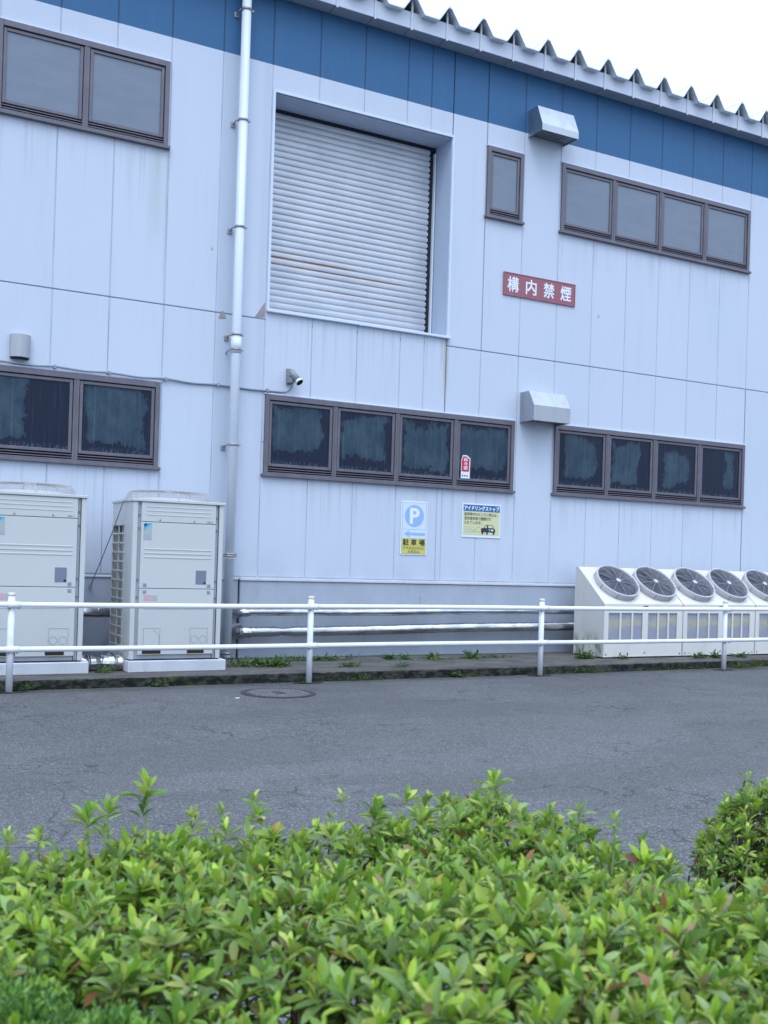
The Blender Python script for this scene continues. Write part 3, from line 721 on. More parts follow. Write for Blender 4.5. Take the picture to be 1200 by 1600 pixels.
T_, y = plate('parking_sign', 'tall parking sign with a pale blue P, a left arrow and a yellow foot', 'sign', 6.436, 6.816, 1.347, 2.017, M['signwhite'])
b = MB(); L = lambda a, c, p_, q_, m, d=.0010: b.box(a, c, y-d, y, p_, q_, m)
L(6.456, 6.797, 1.668, 1.997, M['signfield']); L(6.456, 6.797, 1.554, 1.664, M['signfield']); L(6.456, 6.797, 1.458, 1.550, M['signyellow']); L(6.456, 6.797, 1.365, 1.454, M['signyellow'])
for a, c, p_, q_ in ((6.452,6.801,1.6645,1.6675),(6.452,6.801,1.5505,1.5535),(6.452,6.801,1.4545,1.4575),(6.452,6.801,1.998,2.001),(6.452,6.801,1.361,1.3645),(6.4520,6.4555,1.365,1.998),(6.7975,6.801,1.365,1.998)): L(a, c, p_, q_, M['line_grey'], .0016)
b.build('panel_print', T_)
b = MB(); disc(b, 6.627, 1.835, .138, y-.0026, y-.0012, M['signblue']); b.build('blue_disc', T_)
b = MB(); text_into(b, 'P', 6.560, 6.700, 1.735, 1.935, y-.0028, M['letter'], .03)
b.build('letter', T_)
b = MB(); b.prism([(6.480,1.609),(6.560,1.652),(6.560,1.626),(6.785,1.626),(6.785,1.592),(6.560,1.592),(6.560,1.566)], 'y', y-.0026, y-.0012, M['signblue']); b.build('arrow', T_)
for ch, a, c in (('駐',6.470,6.560),('車',6.585,6.670),('場',6.700,6.788)):
    b = MB(); text_into(b, ch, a, c, 1.465, 1.545, y-.0012, M['ink'], fat=.0018); b.build('character', T_)
b = MB(); text_into(b, 'PARKING', 6.480, 6.775, 1.414, 1.448, y-.0012, M['ink_soft'], .0); text_into(b, 'AREA', 6.540, 6.715, 1.371, 1.405, y-.0012, M['ink_soft'], .0)
b.build('lettering', T_)

T_, y = plate('idling_stop_sign', 'cream notice with a blue heading and a small car picture asking drivers to stop idling', 'sign', 7.334, 7.932, 1.600, 2.037, M['signwhite'])
b = MB(); b.box(7.352, 7.916, y-.001, y, 1.630, 1.935, M['signcream']); b.build('cream_field', T_)
b = MB(); b.box(7.352, 7.916, y-.001, y, 1.937, 2.020, M['deepblue']); b.build('heading_band', T_)
b = MB(); text_into(b, 'アイドリングストップ', 7.362, 7.905, 1.948, 2.008, y-.0012, M['letter'], fat=.0022); b.build('heading', T_)
b = MB(); text_into(b, '駐停車中のエンジン停止は、', 7.368, 7.880, 1.878, 1.921, y-.0012, M['ink_soft'], fat=.0006)
text_into(b, '東京都条例で義務付け', 7.368, 7.785, 1.823, 1.868, y-.0012, M['ink_soft'], fat=.0006)
text_into(b, 'られています。', 7.368, 7.640, 1.768, 1.812, y-.0012, M['ink_soft'], fat=.0006); b.build('lettering', T_)
b = MB()
for i in range(5): b.box(7.368, 7.50+.02*(i % 3), y-.0018, y-.0011, 1.660+.018*i, 1.664+.018*i, M['ink_pale'])
b.tube([(7.52,y-.001,1.685),(7.56,y-.001,1.725),(7.62,y-.001,1.735)], .002, M['ink_soft'], 5); b.tube([(7.50,y-.001,1.67),(7.56,y-.001,1.68),(7.61,y-.001,1.672)], .002, M['ink_soft'], 5)
b.build('small_print', T_)
b = MB(); P_ = lambda poly, m, d=0: b.prism(poly, 'y', y-.0026-d, y-.0012-d, m)
P_([(7.628,1.672),(7.628,1.715),(7.645,1.728),(7.672,1.728),(7.690,1.762),(7.712,1.770),(7.790,1.770),(7.815,1.760),(7.830,1.725),(7.850,1.712),(7.852,1.682),(7.840,1.672)], M['ink'])
P_([(7.682,1.730),(7.695,1.757),(7.715,1.763),(7.718,1.730)], M['signcream'], .0016); P_([(7.738,1.730),(7.738,1.763),(7.785,1.763),(7.806,1.755),(7.818,1.730)], M['signcream'], .0016)
P_([(7.748,1.690),(7.748,1.718),(7.775,1.718),(7.775,1.690)], M['cyan'], .0016); P_([(7.785,1.690),(7.785,1.712),(7.82,1.712),(7.82,1.690)], M['signfield'], .0016)
for cx in (7.652, 7.724, 7.826): P_([(cx-.013,1.645),(cx-.013,1.674),(cx+.013,1.674),(cx+.013,1.645)], M['ink'], .0004)
b.build('car_picture', T_)

T_ = thing('window_sticker', 'small red and white vertical sticker on the fourth pane of the middle window row', 'sticker')
b = MB(); b.prism([(7.292,2.352),(7.425,2.352),(7.430,2.615),(7.372,2.650),(7.315,2.648),(7.292,2.58)], 'y', -.0165, -.0135, M['letter']); b.build('backing', T_)
b = MB(); b.prism([(7.300,2.440),(7.413,2.440),(7.416,2.605),(7.365,2.636),(7.320,2.634),(7.300,2.575)], 'y', -.0185, -.017, M['red']); b.build('red_field', T_)
for i, ch in enumerate('自々間'):
    b = MB(); text_into(b, ch, 7.332, 7.384, 2.572-i*.055, 2.618-i*.055, -.0188, M['letter'], fat=.001); b.build('character', T_)
b = MB()
for i in range(3): b.box(7.305+.035*i, 7.328+.035*i, -.0175, -.0166, 2.375, 2.397, M['grey_label'])
b.build('small_print', T_)

# ------------------------------------------------------------------ big outdoor units
def outdoor_unit(num):
    """built with its front left foot corner at (0,0,0): front face is y = 0, unit 0.93 wide"""
    T_ = thing('outdoor_unit', '', 'air conditioner', (0,0,0), 'tall grey outdoor air conditioning units')
    W_, H0, H1, DP = .932, .125, 1.705, .79
    U = M['unit']
    b = MB(); b.box(-.014, W_+.058, -.032, DP+.02, 0, .112, M['base'], .006); b.build('concrete_base', T_)
    b = MB(); b.box(.01, W_-.01, .01, DP-.02, .112, .126, M['dark']); b.build('rubber_feet', T_)
    b = MB()
    # carcass: corner posts, back, left side with opening for the grille, right side, bottom rail
    b.box(0, .048, 0, .05, H0, H1-.03, U, .004); b.box(W_-.048, W_, 0, .05, H0, H1-.03, U, .004)
    b.box(0, W_, DP-.03, DP, H0, H1-.03, U, .003); b.box(W_-.03, W_, .05, DP-.03, H0, H1-.03, U)
    b.box(0, .02, .05, .29, H0, H1-.03, M['unit_side']); b.box(0, .02, .29, DP-.03, 1.44, H1-.03, M['unit_side']); b.box(0, .02, .29, DP-.03, H0, .225, M['unit_side'])
    b.box(.048, W_-.048, .022, .05, H0, H1-.03, M['strip'])
    b.box(.02, W_-.02, .05, DP-.03, H1-.06, H1-.035, U); b.build('casing', T_)
    b = MB(); b.box(.09, .11, .27, DP-.03, .18, 1.50, M['hole'])
    b.box(.03, .05, .31, .52, .22, 1.45, M['strip']); b.build('side_coil', T_)
    b = MB()
    for i in range(14): z = .235+i*.0938; b.box(-.006, .004, .28, DP-.02, z-.008, z+.008, U, .001)
    for yy in (.30, .52, .755): b.box(-.004, .006, yy-.006, yy+.006, .23, 1.46, U, .001)
    b.build('side_grille', T_)
    b = MB(); b.box(-.012, W_+.012, -.014, DP+.01, H1-.029, H1, U, .004); b.build('top_panel', T_)
    pl, pr = .083, W_-.083
    def face(z0, z1, name):
        b = MB(); b.box(pl, pr, -.002, .021, z0, z1, U, .003); return b
    b = face(1.482, 1.672, 'p')
    for z in (1.545, 1.585, 1.625): b.box(pl+.05, pr-.05, -.0055, -.001, z, z+.010, U, .002)
    b.build('front_panel', T_)
    b = face(.826, 1.476, 'p')
    for z in (1.125, 1.165, 1.205): b.box(pl+.04, pr-.04, -.0065, -.001, z, z+.014, U, .003)
    b.build('front_panel', T_)
    b = face(.170, .820, 'p')
    b.box(pl+.05, pr-.05, -.0055, -.001, .62, .628, U, .002)
    for (a, c, z0, z1) in ((.135,.305,.255,.435), (.610,.795,.255,.435)):   # knock-out plates
        for q_ in ((a,c,z1-.004,z1),(a,a+.004,z0,z1-.004),(c-.004,c,z0,z1-.004)): b.box(q_[0], q_[1], -.0045, -.0015, q_[2], q_[3], M['strip'])
    for cx in (.655, .745):
        seg = 24; 
        for k in range(seg):
            a0, a1 = 2*math.pi*k/seg, 2*math.pi*(k+1)/seg
            b.prism([(cx+.034*math.cos(a0), .32+.034*math.sin(a0)), (cx+.034*math.cos(a1), .32+.034*math.sin(a1)), (cx+.039*math.cos(a1), .32+.039*math.sin(a1)), (cx+.039*math.cos(a0), .32+.039*math.sin(a0))], 'y', -.0045, -.0015, M['strip'])
    b.prism([(.235,.42),(.295,.36),(.295,.27),(.299,.27),(.299,.362),(.238,.423)], 'y', -.0045, -.0015, M['strip'])
    b.build('front_panel', T_)
    for (a, c) in ((.128, .315), (.585, .760)):
        b = MB(); b.box(a, c, -.0035, -.0022, .178, .212, M['hole']); b.box(a-.006, c+.006, -.007, -.0025, .170, .177, M['yellow_wire'], .001)
        b.build('cable_entry', T_)
    for (cx, cz) in ((.135,.855),(.135,.790),(.792,.855),(.792,.790)):
        b = MB()
        b.box(cx-.017, cx+.017, -.0032, -.0022, cz-.017, cz+.017, M['grey_label'])
        for i in range(3): b.box(cx-.016, cx+.016, -.0065, -.0033, cz-.013+i*.011, cz-.007+i*.011, M['strip'])
        b.build('louvre', T_)
    b = MB(); b.box(.652, .762, -.0045, -.0023, .870, 1.010, M['grey_label'], .001); b.box(.735, .758, -.0053, -.0046, .873, .895, M['navy']); b.build('name_plate', T_)
    b = MB(); b.box(.108, .190, -.0035, -.0022, 1.300, 1.468, M['pale_label'])
    b.prism([(.110,1.466),(.188,1.466),(.118,1.398),(.110,1.398)], 'y', -.0045, -.0036, M['cyan'])
    b.prism([(.112,1.458),(.150,1.458),(.112,1.425)], 'y', -.0056, -.0046, M['navy'])
    b.box(.112, .186, -.0045, -.0036, 1.306, 1.352, M['strip']); b.build('badge', T_)
    b = MB(); text_into(b, 'HD-%d' % num, .755, .815, 1.490, 1.508, -.0026, M['ink_soft'], .01, .0008); b.build('number_mark', T_)
    b = MB(); b.box(.130, .200, -.0035, -.0023, .700, .760, M['pink']); b.box(.205, .265, -.0035, -.0023, .700, .755, M['pale_label']); b.build('warning_label', T_)
    for (cx, cz) in ((.066,1.545),(.066,1.415),(.066,.905),(.066,.735),(.066,.25),(W_-.066,1.545),(W_-.066,1.415),(W_-.066,.905),(W_-.066,.735),(W_-.066,.25),(.27,1.50),(.62,1.50)):
        b = MB(); disc(b, cx, cz, .0085, .012 if cx < .08 or cx > .85 else -.006, .0215 if cx < .08 or cx > .85 else -.0022, M['screw'], 10); b.build('screw', T_)
    for ga, gb, gy in ((W_-.0510, W_-.0470, .010), (W_-.0845, W_-.0825, .010), (.0475, .0500, .018)):
        b = MB(); b.box(ga, gb, gy, .0215, H0, H1-.03, M['hole']); b.build('edge_gap', T_)
    # fan guard: wire dome on top
    b = MB(); cx, cy = W_/2, DP/2-.0; m = M['wire']
    def loop(rx, ry, z, r, n=36):
        pts = []
        for k in range(n+1):
            g_ = 2*math.pi*k/n; c_, s_ = math.cos(g_), math.sin(g_); e_ = .62
            pts.append((cx+rx*math.copysign(abs(c_)**e_, c_), cy+ry*math.copysign(abs(s_)**e_, s_), z))
        b.tube(pts, r, m, 4, caps=False)
    lay = [(.43,.36,1.708),(.418,.349,1.730),(.406,.338,1.752),(.394,.327,1.774),(.380,.315,1.797),(.35,.285,1.803),(.30,.24,1.806),(.25,.2,1.808),(.2,.155,1.809),(.14,.1,1.810),(.07,.05,1.810)]
    for rx, ry, z in lay: loop(rx, ry, z, .0016)
    for k in range(64):
        g_ = 2*math.pi*k/64; c_, s_ = math.cos(g_), math.sin(g_); e_ = .62
        pts = [(cx+rx*math.copysign(abs(c_)**e_, c_), cy+ry*math.copysign(abs(s_)**e_, s_), z) for rx, ry, z in lay]
        b.tube(pts, .0038 if k % 8 == 0 else .0013, m, 4)
    b.build('fan_guard', T_)
    b = MB(); n = 32
    ring_o = [(cx+.36*math.cos(2*math.pi*k/n), cy+.33*math.sin(2*math.pi*k/n)) for k in range(n)]; ring_i = [(cx+.34*math.cos(2*math.pi*k/n), cy+.31*math.sin(2*math.pi*k/n)) for k in range(n)]
    vs = [(*p_, 1.706) for p_ in ring_o]+[(*p_, 1.730) for p_ in ring_o]+[(*p_, 1.730) for p_ in ring_i]+[(*p_, 1.706) for p_ in ring_i]
    fs = [(j*n+k, j*n+(k+1) % n, (j+1)*n+(k+1) % n, (j+1)*n+k) for j in range(3) for k in range(n)]
    b.add(vs, fs, U, True); b.build('fan_shroud', T_)
    return T_
u1 = outdoor_unit(1); u1.location = (1.382, -1.2, .100)
u1['label'] = 'leftmost tall grey outdoor unit, cut off by the left picture edge and marked HD-1'
u2 = outdoor_unit(2); u2.location = (2.763, -1.2, .100)
u2['label'] = 'tall grey outdoor unit beside the downpipe, marked HD-2, its side grille showing'

wr = MB(); wr.tube([(2.766,-1.0,1.795),(2.72,-.98,1.78),(2.70,-.7,1.50),(2.67,-.35,1.18),(2.645,-.02,.902)], .005, M['guard'], 6); wr.tube([(2.645,.0,.902),(2.645,-.04,.902)], .018, M['steel'], 10)
tag(wr.build('ground_wire'), 'thin wire strung from the top of the second outdoor unit down to the wall', 'wire')

# ------------------------------------------------------------------ insulated pipes
def ins_pipe(label, pts_c, r, bands, group='silver jacketed pipes along the wall', elbow_end=True, dents=()):
    T_ = thing('insulated_pipe', label, 'pipe', pts_c[0], group); o = Vector(pts_c[0])
    b = MB(); P0, P1 = Vector(pts_c[0])-o, Vector(pts_c[1])-o; n = 60
    pts = []; rs = []
    for i in range(n+1):
        t = i/n; q_ = P0.lerp(P1, t); q_.z += math.sin(t*9+r*40)*.004; pts.append(q_)
        rr = r
        for dt in dents: rr -= r*.35*math.exp(-((t-dt)/.012)**2)
        rs.append(rr)
    b.tube(pts, rs, M['foil'], 18); b.build('pipe', T_)
    for t in bands:
        b = MB(); q_ = P0.lerp(P1, t); q_.z += math.sin(t*9+r*40)*.004; b.tube([q_-Vector((.006,0,0)), q_+Vector((.006,0,0))], r+.0022, M['foil'], 18); b.build('band', T_)
    if elbow_end:
        y1 = -o.y-.02; R_ = r*1.5
        arc = [(-R_*math.sin(a), R_-R_*math.cos(a), 0) for a in np.linspace(0, math.pi/2, 7)]
        b = MB(); b.tube([(0.02,0,0)]+arc+[(-R_, max(y1, R_+.01), 0)], r*1.12, M['foil'], 18, smooth=False); b.build('elbow', T_)
        b = MB(); b.tube([(-R_, max(y1, R_+.01)-.012, 0), (-R_, max(y1, R_+.01)-.002, 0)], r*1.55, M['steel'], 18); b.build('wall_collar', T_)
    return T_
ins_pipe('thinner upper silver jacketed pipe on the concrete base behind the railing', [(4.375,-.155,.628),(9.2,-.155,.668)], .045, (.06,.2,.37,.53,.70,.86), dents=(.56,))
ins_pipe('thicker dented lower silver jacketed pipe on the concrete base behind the railing', [(4.40,-.175,.406),(9.2,-.175,.468)], .061, (.05,.29,.5,.76), dents=(.09,))
ins_pipe('short silver jacketed pipe on the wall seen between the two outdoor units', [(1.2,-.20,.625),(3.9,-.20,.64)], .062, (.3,.55), elbow_end=False)
def stub(label, x, sgn):
    T_ = thing('insulated_elbow', label, 'pipe', (x, -1.0, .175), 'silver elbows between the outdoor units'); r = .083
    arc = [(sgn*(.07+.10*math.sin(a)), .10-.10*math.cos(a), 0) for a in np.linspace(0, math.pi/2, 6)]
    b = MB(); b.tube([(-sgn*.09,0,0),(sgn*.07,0,0)], r, M['foil'], 20); b.build('pipe', T_)
    b = MB(); b.tube([(sgn*.06,0,0)]+arc+[(sgn*.17,.5,0),(sgn*.17,.93,0)], r*.97, M['foil'], 20, smooth=False); b.build('elbow', T_)
    for t in (-.02, .05):
        b = MB(); b.tube([(sgn*t-.005,0,0),(sgn*t+.005,0,0)], r+.004, M['steel'], 20); b.build('band', T_)
stub('silver jacketed pipe elbow leaving the right foot of the leftmost outdoor unit', 2.36, 1)
stub('silver jacketed pipe elbow at the left foot of the second outdoor unit', 2.73, -1)

# ------------------------------------------------------------------ condensers on the right
def condenser():
    T_ = thing('condenser_unit', '', 'condenser', (0,0,0), 'row of white sloped condenser units')
    W_ = 1.345; E = M['cond']; t = .004
    # local: x 0..W, y=0 front face, z=0 bottom
    b = MB(); yb, yt, zf, zt = .60, .545, .685, 1.145
    poly = [(0,0),(0,zf),(yt,zt),(yb,zt),(yb,0)]
    b.prism(poly, 'x', 0, .012, M['cond_side']); b.prism(poly, 'x', W_-.012, W_, E)
    b.box(.012, W_-.012, yb-.01, yb, 0, zt, E); b.box(.012, W_-.012, 0, .012, 0, .195, E)
    b.box(.012, W_-.012, 0, .012, .565, zf, E); b.box(.012, .075, 0, .012, .195, .565, E); b.box(W_-.095, W_-.012, 0, .012, .195, .565, E); b.box(.648, .740, 0, .012, .195, .565, E)
    for g0, g1 in ((.075,.648),(.740,W_-.095)):
        w_ = (g1-g0-.05)/3
        for k in (1, 2): x_ = g0+k*(w_+.025)-.0125; b.box(x_-.0, x_+.025, 0, .012, .195, .565, E)
    b.box(.012, W_-.012, yt, yb-.01, zt-.012, zt, E)
    # slope skin
    d = Vector((0, yt, zt-zf)); ln = d.length; d.normalize(); nrm = Vector((0, -d.z, d.y))
    b.add([(.012,0,zf),(W_-.012,0,zf),(W_-.012,yt,zt),(.012,yt,zt)], [(0,1,2,3)], E)
    b.box(.0, W_, -.004, .0, .0, .012, E); b.build('casing', T_)
    b = MB(); b.box(.04, W_-.04, .016, .03, .18, .59, M['coil']); b.build('coil', T_)
    b = MB(); b.box(.02, W_-.02, .02, yb-.02, -.020, -.0005, M['dark']); b.build('feet', T_)
    b = MB(); b.box(.655, .735, -.003, -.0005, .645, .662, M['navy'], .001); b.build('label_strip', T_)
    b = MB(); text_into(b, 'MITSUBISHI', .79, 1.12, .600, .628, -.001, M['ink_pale'], .005); b.build('lettering', T_)
    for cx, cz in ((.04,.03),(.69,.05),(W_-.04,.03)):
        b = MB(); disc(b, cx, cz, .011, -.005, -.0005, M['screw'], 10); b.build('screw', T_)
    for cx in (.405, 1.055):
        c0 = Vector((cx, 0, zf))+d*(ln*.50); Xv = Vector((1,0,0))
        def P(a, r, h): return c0+(Xv*math.cos(a)+d*math.sin(a))*r+nrm*h
        n = 40; b = MB(); vs = []
        rows = [(.300,.001),(.312,.030),(.310,.088),(.304,.094),(.290,.092),(.284,.03),(.284,.004)]
        for r, h in rows: vs += [P(2*math.pi*k/n, r, h) for k in range(n)]
        fs = [(j*n+k, j*n+(k+1) % n, (j+1)*n+(k+1) % n, (j+1)*n+k) for j in range(len(rows)-1) for k in range(n)]
        b.add(vs, fs, M['ring'], True)
        for k in range(8):
            a = 2*math.pi*(k+.3)/8; b.tube([P(a,.309,.004), P(a,.318,.04), P(a,.313,.082)], .003, M['guard'], 5)
        ro = b.build('fan_ring', T_)
        b = MB(); b.add([P(2*math.pi*k/n, .284, .006) for k in range(n)], [list(range(n))], M['well']); b.build('fan_well', ro)
        b = MB()
        for k in range(5):
            a = 2*math.pi*k/5+cx; rr = [.06,.13,.20,.272]
            vs = []; fs = []
            for j, r in enumerate(rr):
                vs += [P(a-.10-.3*(j/3), r, .018), P(a+.55+.12*(j/3), r, .042)]
            for j in range(3): fs.append((2*j, 2*j+1, 2*j+3, 2*j+2))
            b.add(vs, fs, M['blade'], True)
        b.add([P(2*math.pi*k/16, .06, .05) for k in range(16)], [list(range(16))], M['blade']); b.build('fan_blade', ro)
        b = MB()
        for r in np.arange(.045, .298, .0115):
            b.tube([P(2*math.pi*k/36, r, (.076+.012*(1-r/.29))) for k in range(37)], .0019, M['guard'], 4, caps=False)
        for k in range(10):
            a = 2*math.pi*(k+.25)/10; b.tube([P(a,.03,.096), P(a,.304,.093)], .0030, M['spoke'], 5)
        b.tube([P(0,0,.086), P(0,0,.096)], .035, M['ring'], 12); b.build('fan_guard', ro)
    return T_
c1 = condenser(); c1.location = (8.925, -.95, .118)
c1['label'] = 'first white condenser from the left, its grey side panel showing moss at the foot'
for i, (x, lab) in enumerate(((10.285, 'second white condenser from the left in the sloped row beneath the right window'), (11.645, 'third white condenser from the left, cut off by the right picture edge'))):
    c = copy_tree(c1, None, (x, -.95, .118)); c['label'] = lab

# ------------------------------------------------------------------ guard railing
G_ = thing('pipe_railing', 'white two-rail pipe railing with round posts along the kerb', 'railing', (4.4943, -1.65, 0))
p0 = None
for i in range(-3, 6):
    x = 1.5817+2.9126*i-4.4943
    if p0 is None:
        b = MB(); b.tube([(0,0,-.02),(0,0,.858)], .0305, M['rail'], 18); p0 = b.build('post', G_, (x,0,0))
        b = MB(); b.tube([(0,0,.8585),(0,0,.866),(0,0,.885)], [.034,.034,.031], M['capm'], 18); b.build('cap', p0)
        for z, sz in ((.7787, .030), (.383, .030)):
            b = MB(); b.tube([(-.045,-.030,z),(.075,-.030,z)], .0290, M['rail'], 16)
            b.box(-.038, .038, -.012, .012, z-.036, z-.027, M['rail'], .003)
            for sx in (-.02, .055): b.tube([(sx,-.03,z-.026),(sx,-.03,z-.040)], .006, M['steel'], 8)
            b.build('clamp', p0)
        b = MB()
        for _ in range(1):
            pl = [(.15*math.cos(a)*(1+.25*math.sin(3*a)), -.02+.07*math.sin(a)*(1+.2*math.cos(2*a))) for a in np.linspace(0, 2*math.pi, 19)[:-1]]
            b.prism(pl, 'z', -.01, .006, M['kerb'])
        b.build('mortar_foot', p0)
    else: copy_tree(p0, G_, (x,0,0))
for z, m in ((.7787, M['railtop']), (.383, M['rail'])):
    b = MB(); pts = [(x_, -.030, z+.003*math.sin(x_*1.1)) for x_ in np.linspace(-10, 13.5, 90)]; b.tube(pts, .0245, m, 16); b.build('rail', G_)

# ------------------------------------------------------------------ manhole and litter
MH = thing('manhole_cover', 'round cast iron drain cover with slots set in the asphalt', 'manhole cover', (3.875, -2.33, .0))
n = 48
def annulus(mb, r0_, r1_, z0, z1, m, n=48):
    vs = [(r0_*math.cos(2*math.pi*k/n), r0_*math.sin(2*math.pi*k/n), z0) for k in range(n)]+[(r1_*math.cos(2*math.pi*k/n), r1_*math.sin(2*math.pi*k/n), z0) for k in range(n)]
    vs += [(a, b_, z1) for a, b_, _ in vs]
    fs = []
    for k in range(n):
        k2 = (k+1) % n; fs += [(2*n+k, 2*n+k2, 3*n+k2, 3*n+k), (n+k, n+k2, 3*n+k2, 3*n+k), (k, k2, 2*n+k2, 2*n+k)]
    mb.add(vs, fs, m)
b = MB(); annulus(b, .335, .352, .0, .006, M['iron']); b.build('rim', MH)
b = MB(); b.prism([(.33*math.cos(2*math.pi*k/n), .33*math.sin(2*math.pi*k/n)) for k in range(n)], 'z', -.01, .004, M['iron'])
annulus(b, .31, .33, .0042, .009, M['iron'])
for k in range(-9, 10):
    x = k*.032; h = math.sqrt(max(.29**2-x*x, 0))
    if h > .05:
        if abs(x) < .05: b.box(x-.005, x+.005, -h, -.09, .0045, .010, M['ironlight']); b.box(x-.005, x+.005, .09, h, .0045, .010, M['ironlight'])
        else: b.box(x-.005, x+.005, -h, h, .0045, .010, M['ironlight'])
b.box(-.05, .05, -.06, .06, .0045, .010, M['iron'], .002); b.build('lid', MH)
b = MB(); b.box(-.02, .02, -.012, .012, .001, .005, M['letter'], .001); lt = b.build('litter_scrap', loc=(3.39, -2.545, 0)); lt.rotation_euler.z = .4
tag(lt, 'tiny white scrap of litter on the asphalt left of the drain cover', 'litter')

# ------------------------------------------------------------------ foliage
LT = np.array([(0,0,0),(-.55,.25,.06),(0,.25,0),(.55,.25,.06),(-1,.52,.12),(0,.52,0),(1,.52,.12),(-.74,.8,.09),(0,.8,0),(.74,.8,.09),(0,1,0)], float)  # x half-widths, y along, z fold
LF = [(0,2,1),(0,3,2),(1,2,5,4),(2,3,6,5),(4,5,8,7),(5,6,9,8),(7,8,10),(8,9,10)]
class Leaves:
    def __init__(s): s.V = []; s.C = []; s.n = 0
    def put(s, pos, axis, up, L, W_, droop, col):
        """pos,axis,up: (n,3) arrays"""
        n = len(pos); axis = axis/np.linalg.norm(axis, axis=1)[:,None]
        side = np.cross(axis, up); side /= (np.linalg.norm(side, axis=1)[:,None]+1e-9); nor = np.cross(side, axis)
        t = LT[:,1]
        P = pos[:,None,:]+axis[:,None,:]*(t[None,:,None]*L[:,None,None]) + side[:,None,:]*(LT[None,:,0,None]*W_[:,None,None]*.5) \
            + nor[:,None,:]*(LT[None,:,2,None]*W_[:,None,None]*2.2) - nor[:,None,:]*((t**2)[None,:,None]*(L*droop)[:,None,None])
        s.V.append(P.reshape(-1,3)); s.C.append(np.repeat(col, len(LT), axis=0)); s.n += n
    def build(s, name, parent, m, off=(0,0,0)):
        V = np.concatenate(s.V)-np.array(off); Cc = np.concatenate(s.C); n = s.n; k = len(LT)
        me = bpy.data.meshes.new(name)
        sizes = np.array([len(f) for f in LF]); flat = np.concatenate([np.array(f) for f in LF])
        loops = (np.arange(n)[:,None]*k+flat[None,:]).ravel(); tot = np.tile(sizes, n); start = np.concatenate([[0], np.cumsum(tot)[:-1]])
        me.vertices.add(len(V)); me.vertices.foreach_set('co', V.ravel().astype(np.float32))
        me.loops.add(len(loops)); me.loops.foreach_set('vertex_index', loops.astype(np.int32))
        me.polygons.add(len(tot)); me.polygons.foreach_set('loop_start', start.astype(np.int32)); me.polygons.foreach_set('loop_total', tot.astype(np.int32))
        me.polygons.foreach_set('use_smooth', np.ones(len(tot), bool))
        me.update(calc_edges=True); me.validate()
        at = me.color_attributes.new('tint', 'FLOAT_COLOR', 'POINT'); cc = np.ones((len(V),4), np.float32); cc[:,:3] = Cc; at.data.foreach_set('color', cc.ravel())
        me.materials.append(m); o = bpy.data.objects.new(name, me); C.objects.link(o); o.parent = parent; return o
def smooth_noise(x, y, seed):
    r = np.random.default_rng(seed); out = np.zeros_like(x)
    for i in range(10):
        k = r.uniform(2, 11); a = r.uniform(0, 6.28); ph = r.uniform(0, 6.28); out += np.sin((x*np.cos(a)+y*np.sin(a))*k+ph)/k**.6
    return out*.5
PAL = np.array([(.225,.370,.032),(.180,.320,.032),(.310,.440,.050),(.105,.215,.030),(.210,.325,.085),(.370,.440,.090),(.235,.330,.130)])
OLD = np.array([(.42,.32,.05),(.30,.13,.06),(.34,.24,.14),(.20,.06,.05),(.30,.28,.12)])
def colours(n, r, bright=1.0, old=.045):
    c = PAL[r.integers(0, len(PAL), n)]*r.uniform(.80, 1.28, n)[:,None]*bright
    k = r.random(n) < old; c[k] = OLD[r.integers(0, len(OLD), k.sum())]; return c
def shoots(lv, P, A, r, nl=(6, 9), L=(.026,.046), old=.03, scale=None):
    """whorls of leaves at points P with shoot axes A"""
    scale = np.ones(len(P)) if scale is None else scale
    U = np.array([0,0,1.]); 
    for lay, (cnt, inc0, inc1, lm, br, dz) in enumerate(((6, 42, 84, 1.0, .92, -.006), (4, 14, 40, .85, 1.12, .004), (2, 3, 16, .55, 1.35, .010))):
        for j in range(cnt):
            keep = r.random(len(P)) < (.92 if lay < 2 else .8); p_ = P[keep]; a = A[keep]; s_ = scale[keep]; n = len(p_)
            a = a/np.linalg.norm(a, axis=1)[:,None]
            t1 = np.cross(a, np.array([.31,.95,.02])); t1 /= np.linalg.norm(t1, axis=1)[:,None]; t2 = np.cross(a, t1)
            ph = 2*np.pi*(j/cnt)+r.uniform(-.45, .45, n)+lay*.5; inc = np.radians(r.uniform(inc0, inc1, n))
            rad = t1*np.cos(ph)[:,None]+t2*np.sin(ph)[:,None]
            ax = a*np.cos(inc)[:,None]+rad*np.sin(inc)[:,None]
            Ln = r.uniform(L[0], L[1], n)*lm*s_; W_ = Ln*r.uniform(.30, .41, n)
            up = a*np.sin(inc)[:,None]-rad*np.cos(inc)[:,None]+r.normal(0, .18, (n,3))
            lv.put(p_+a*(dz+r.uniform(-.006,.006,n)[:,None]), ax, up, Ln, W_, r.uniform(.02, .28, n), colours(n, r, br, old if lay < 2 else 0))
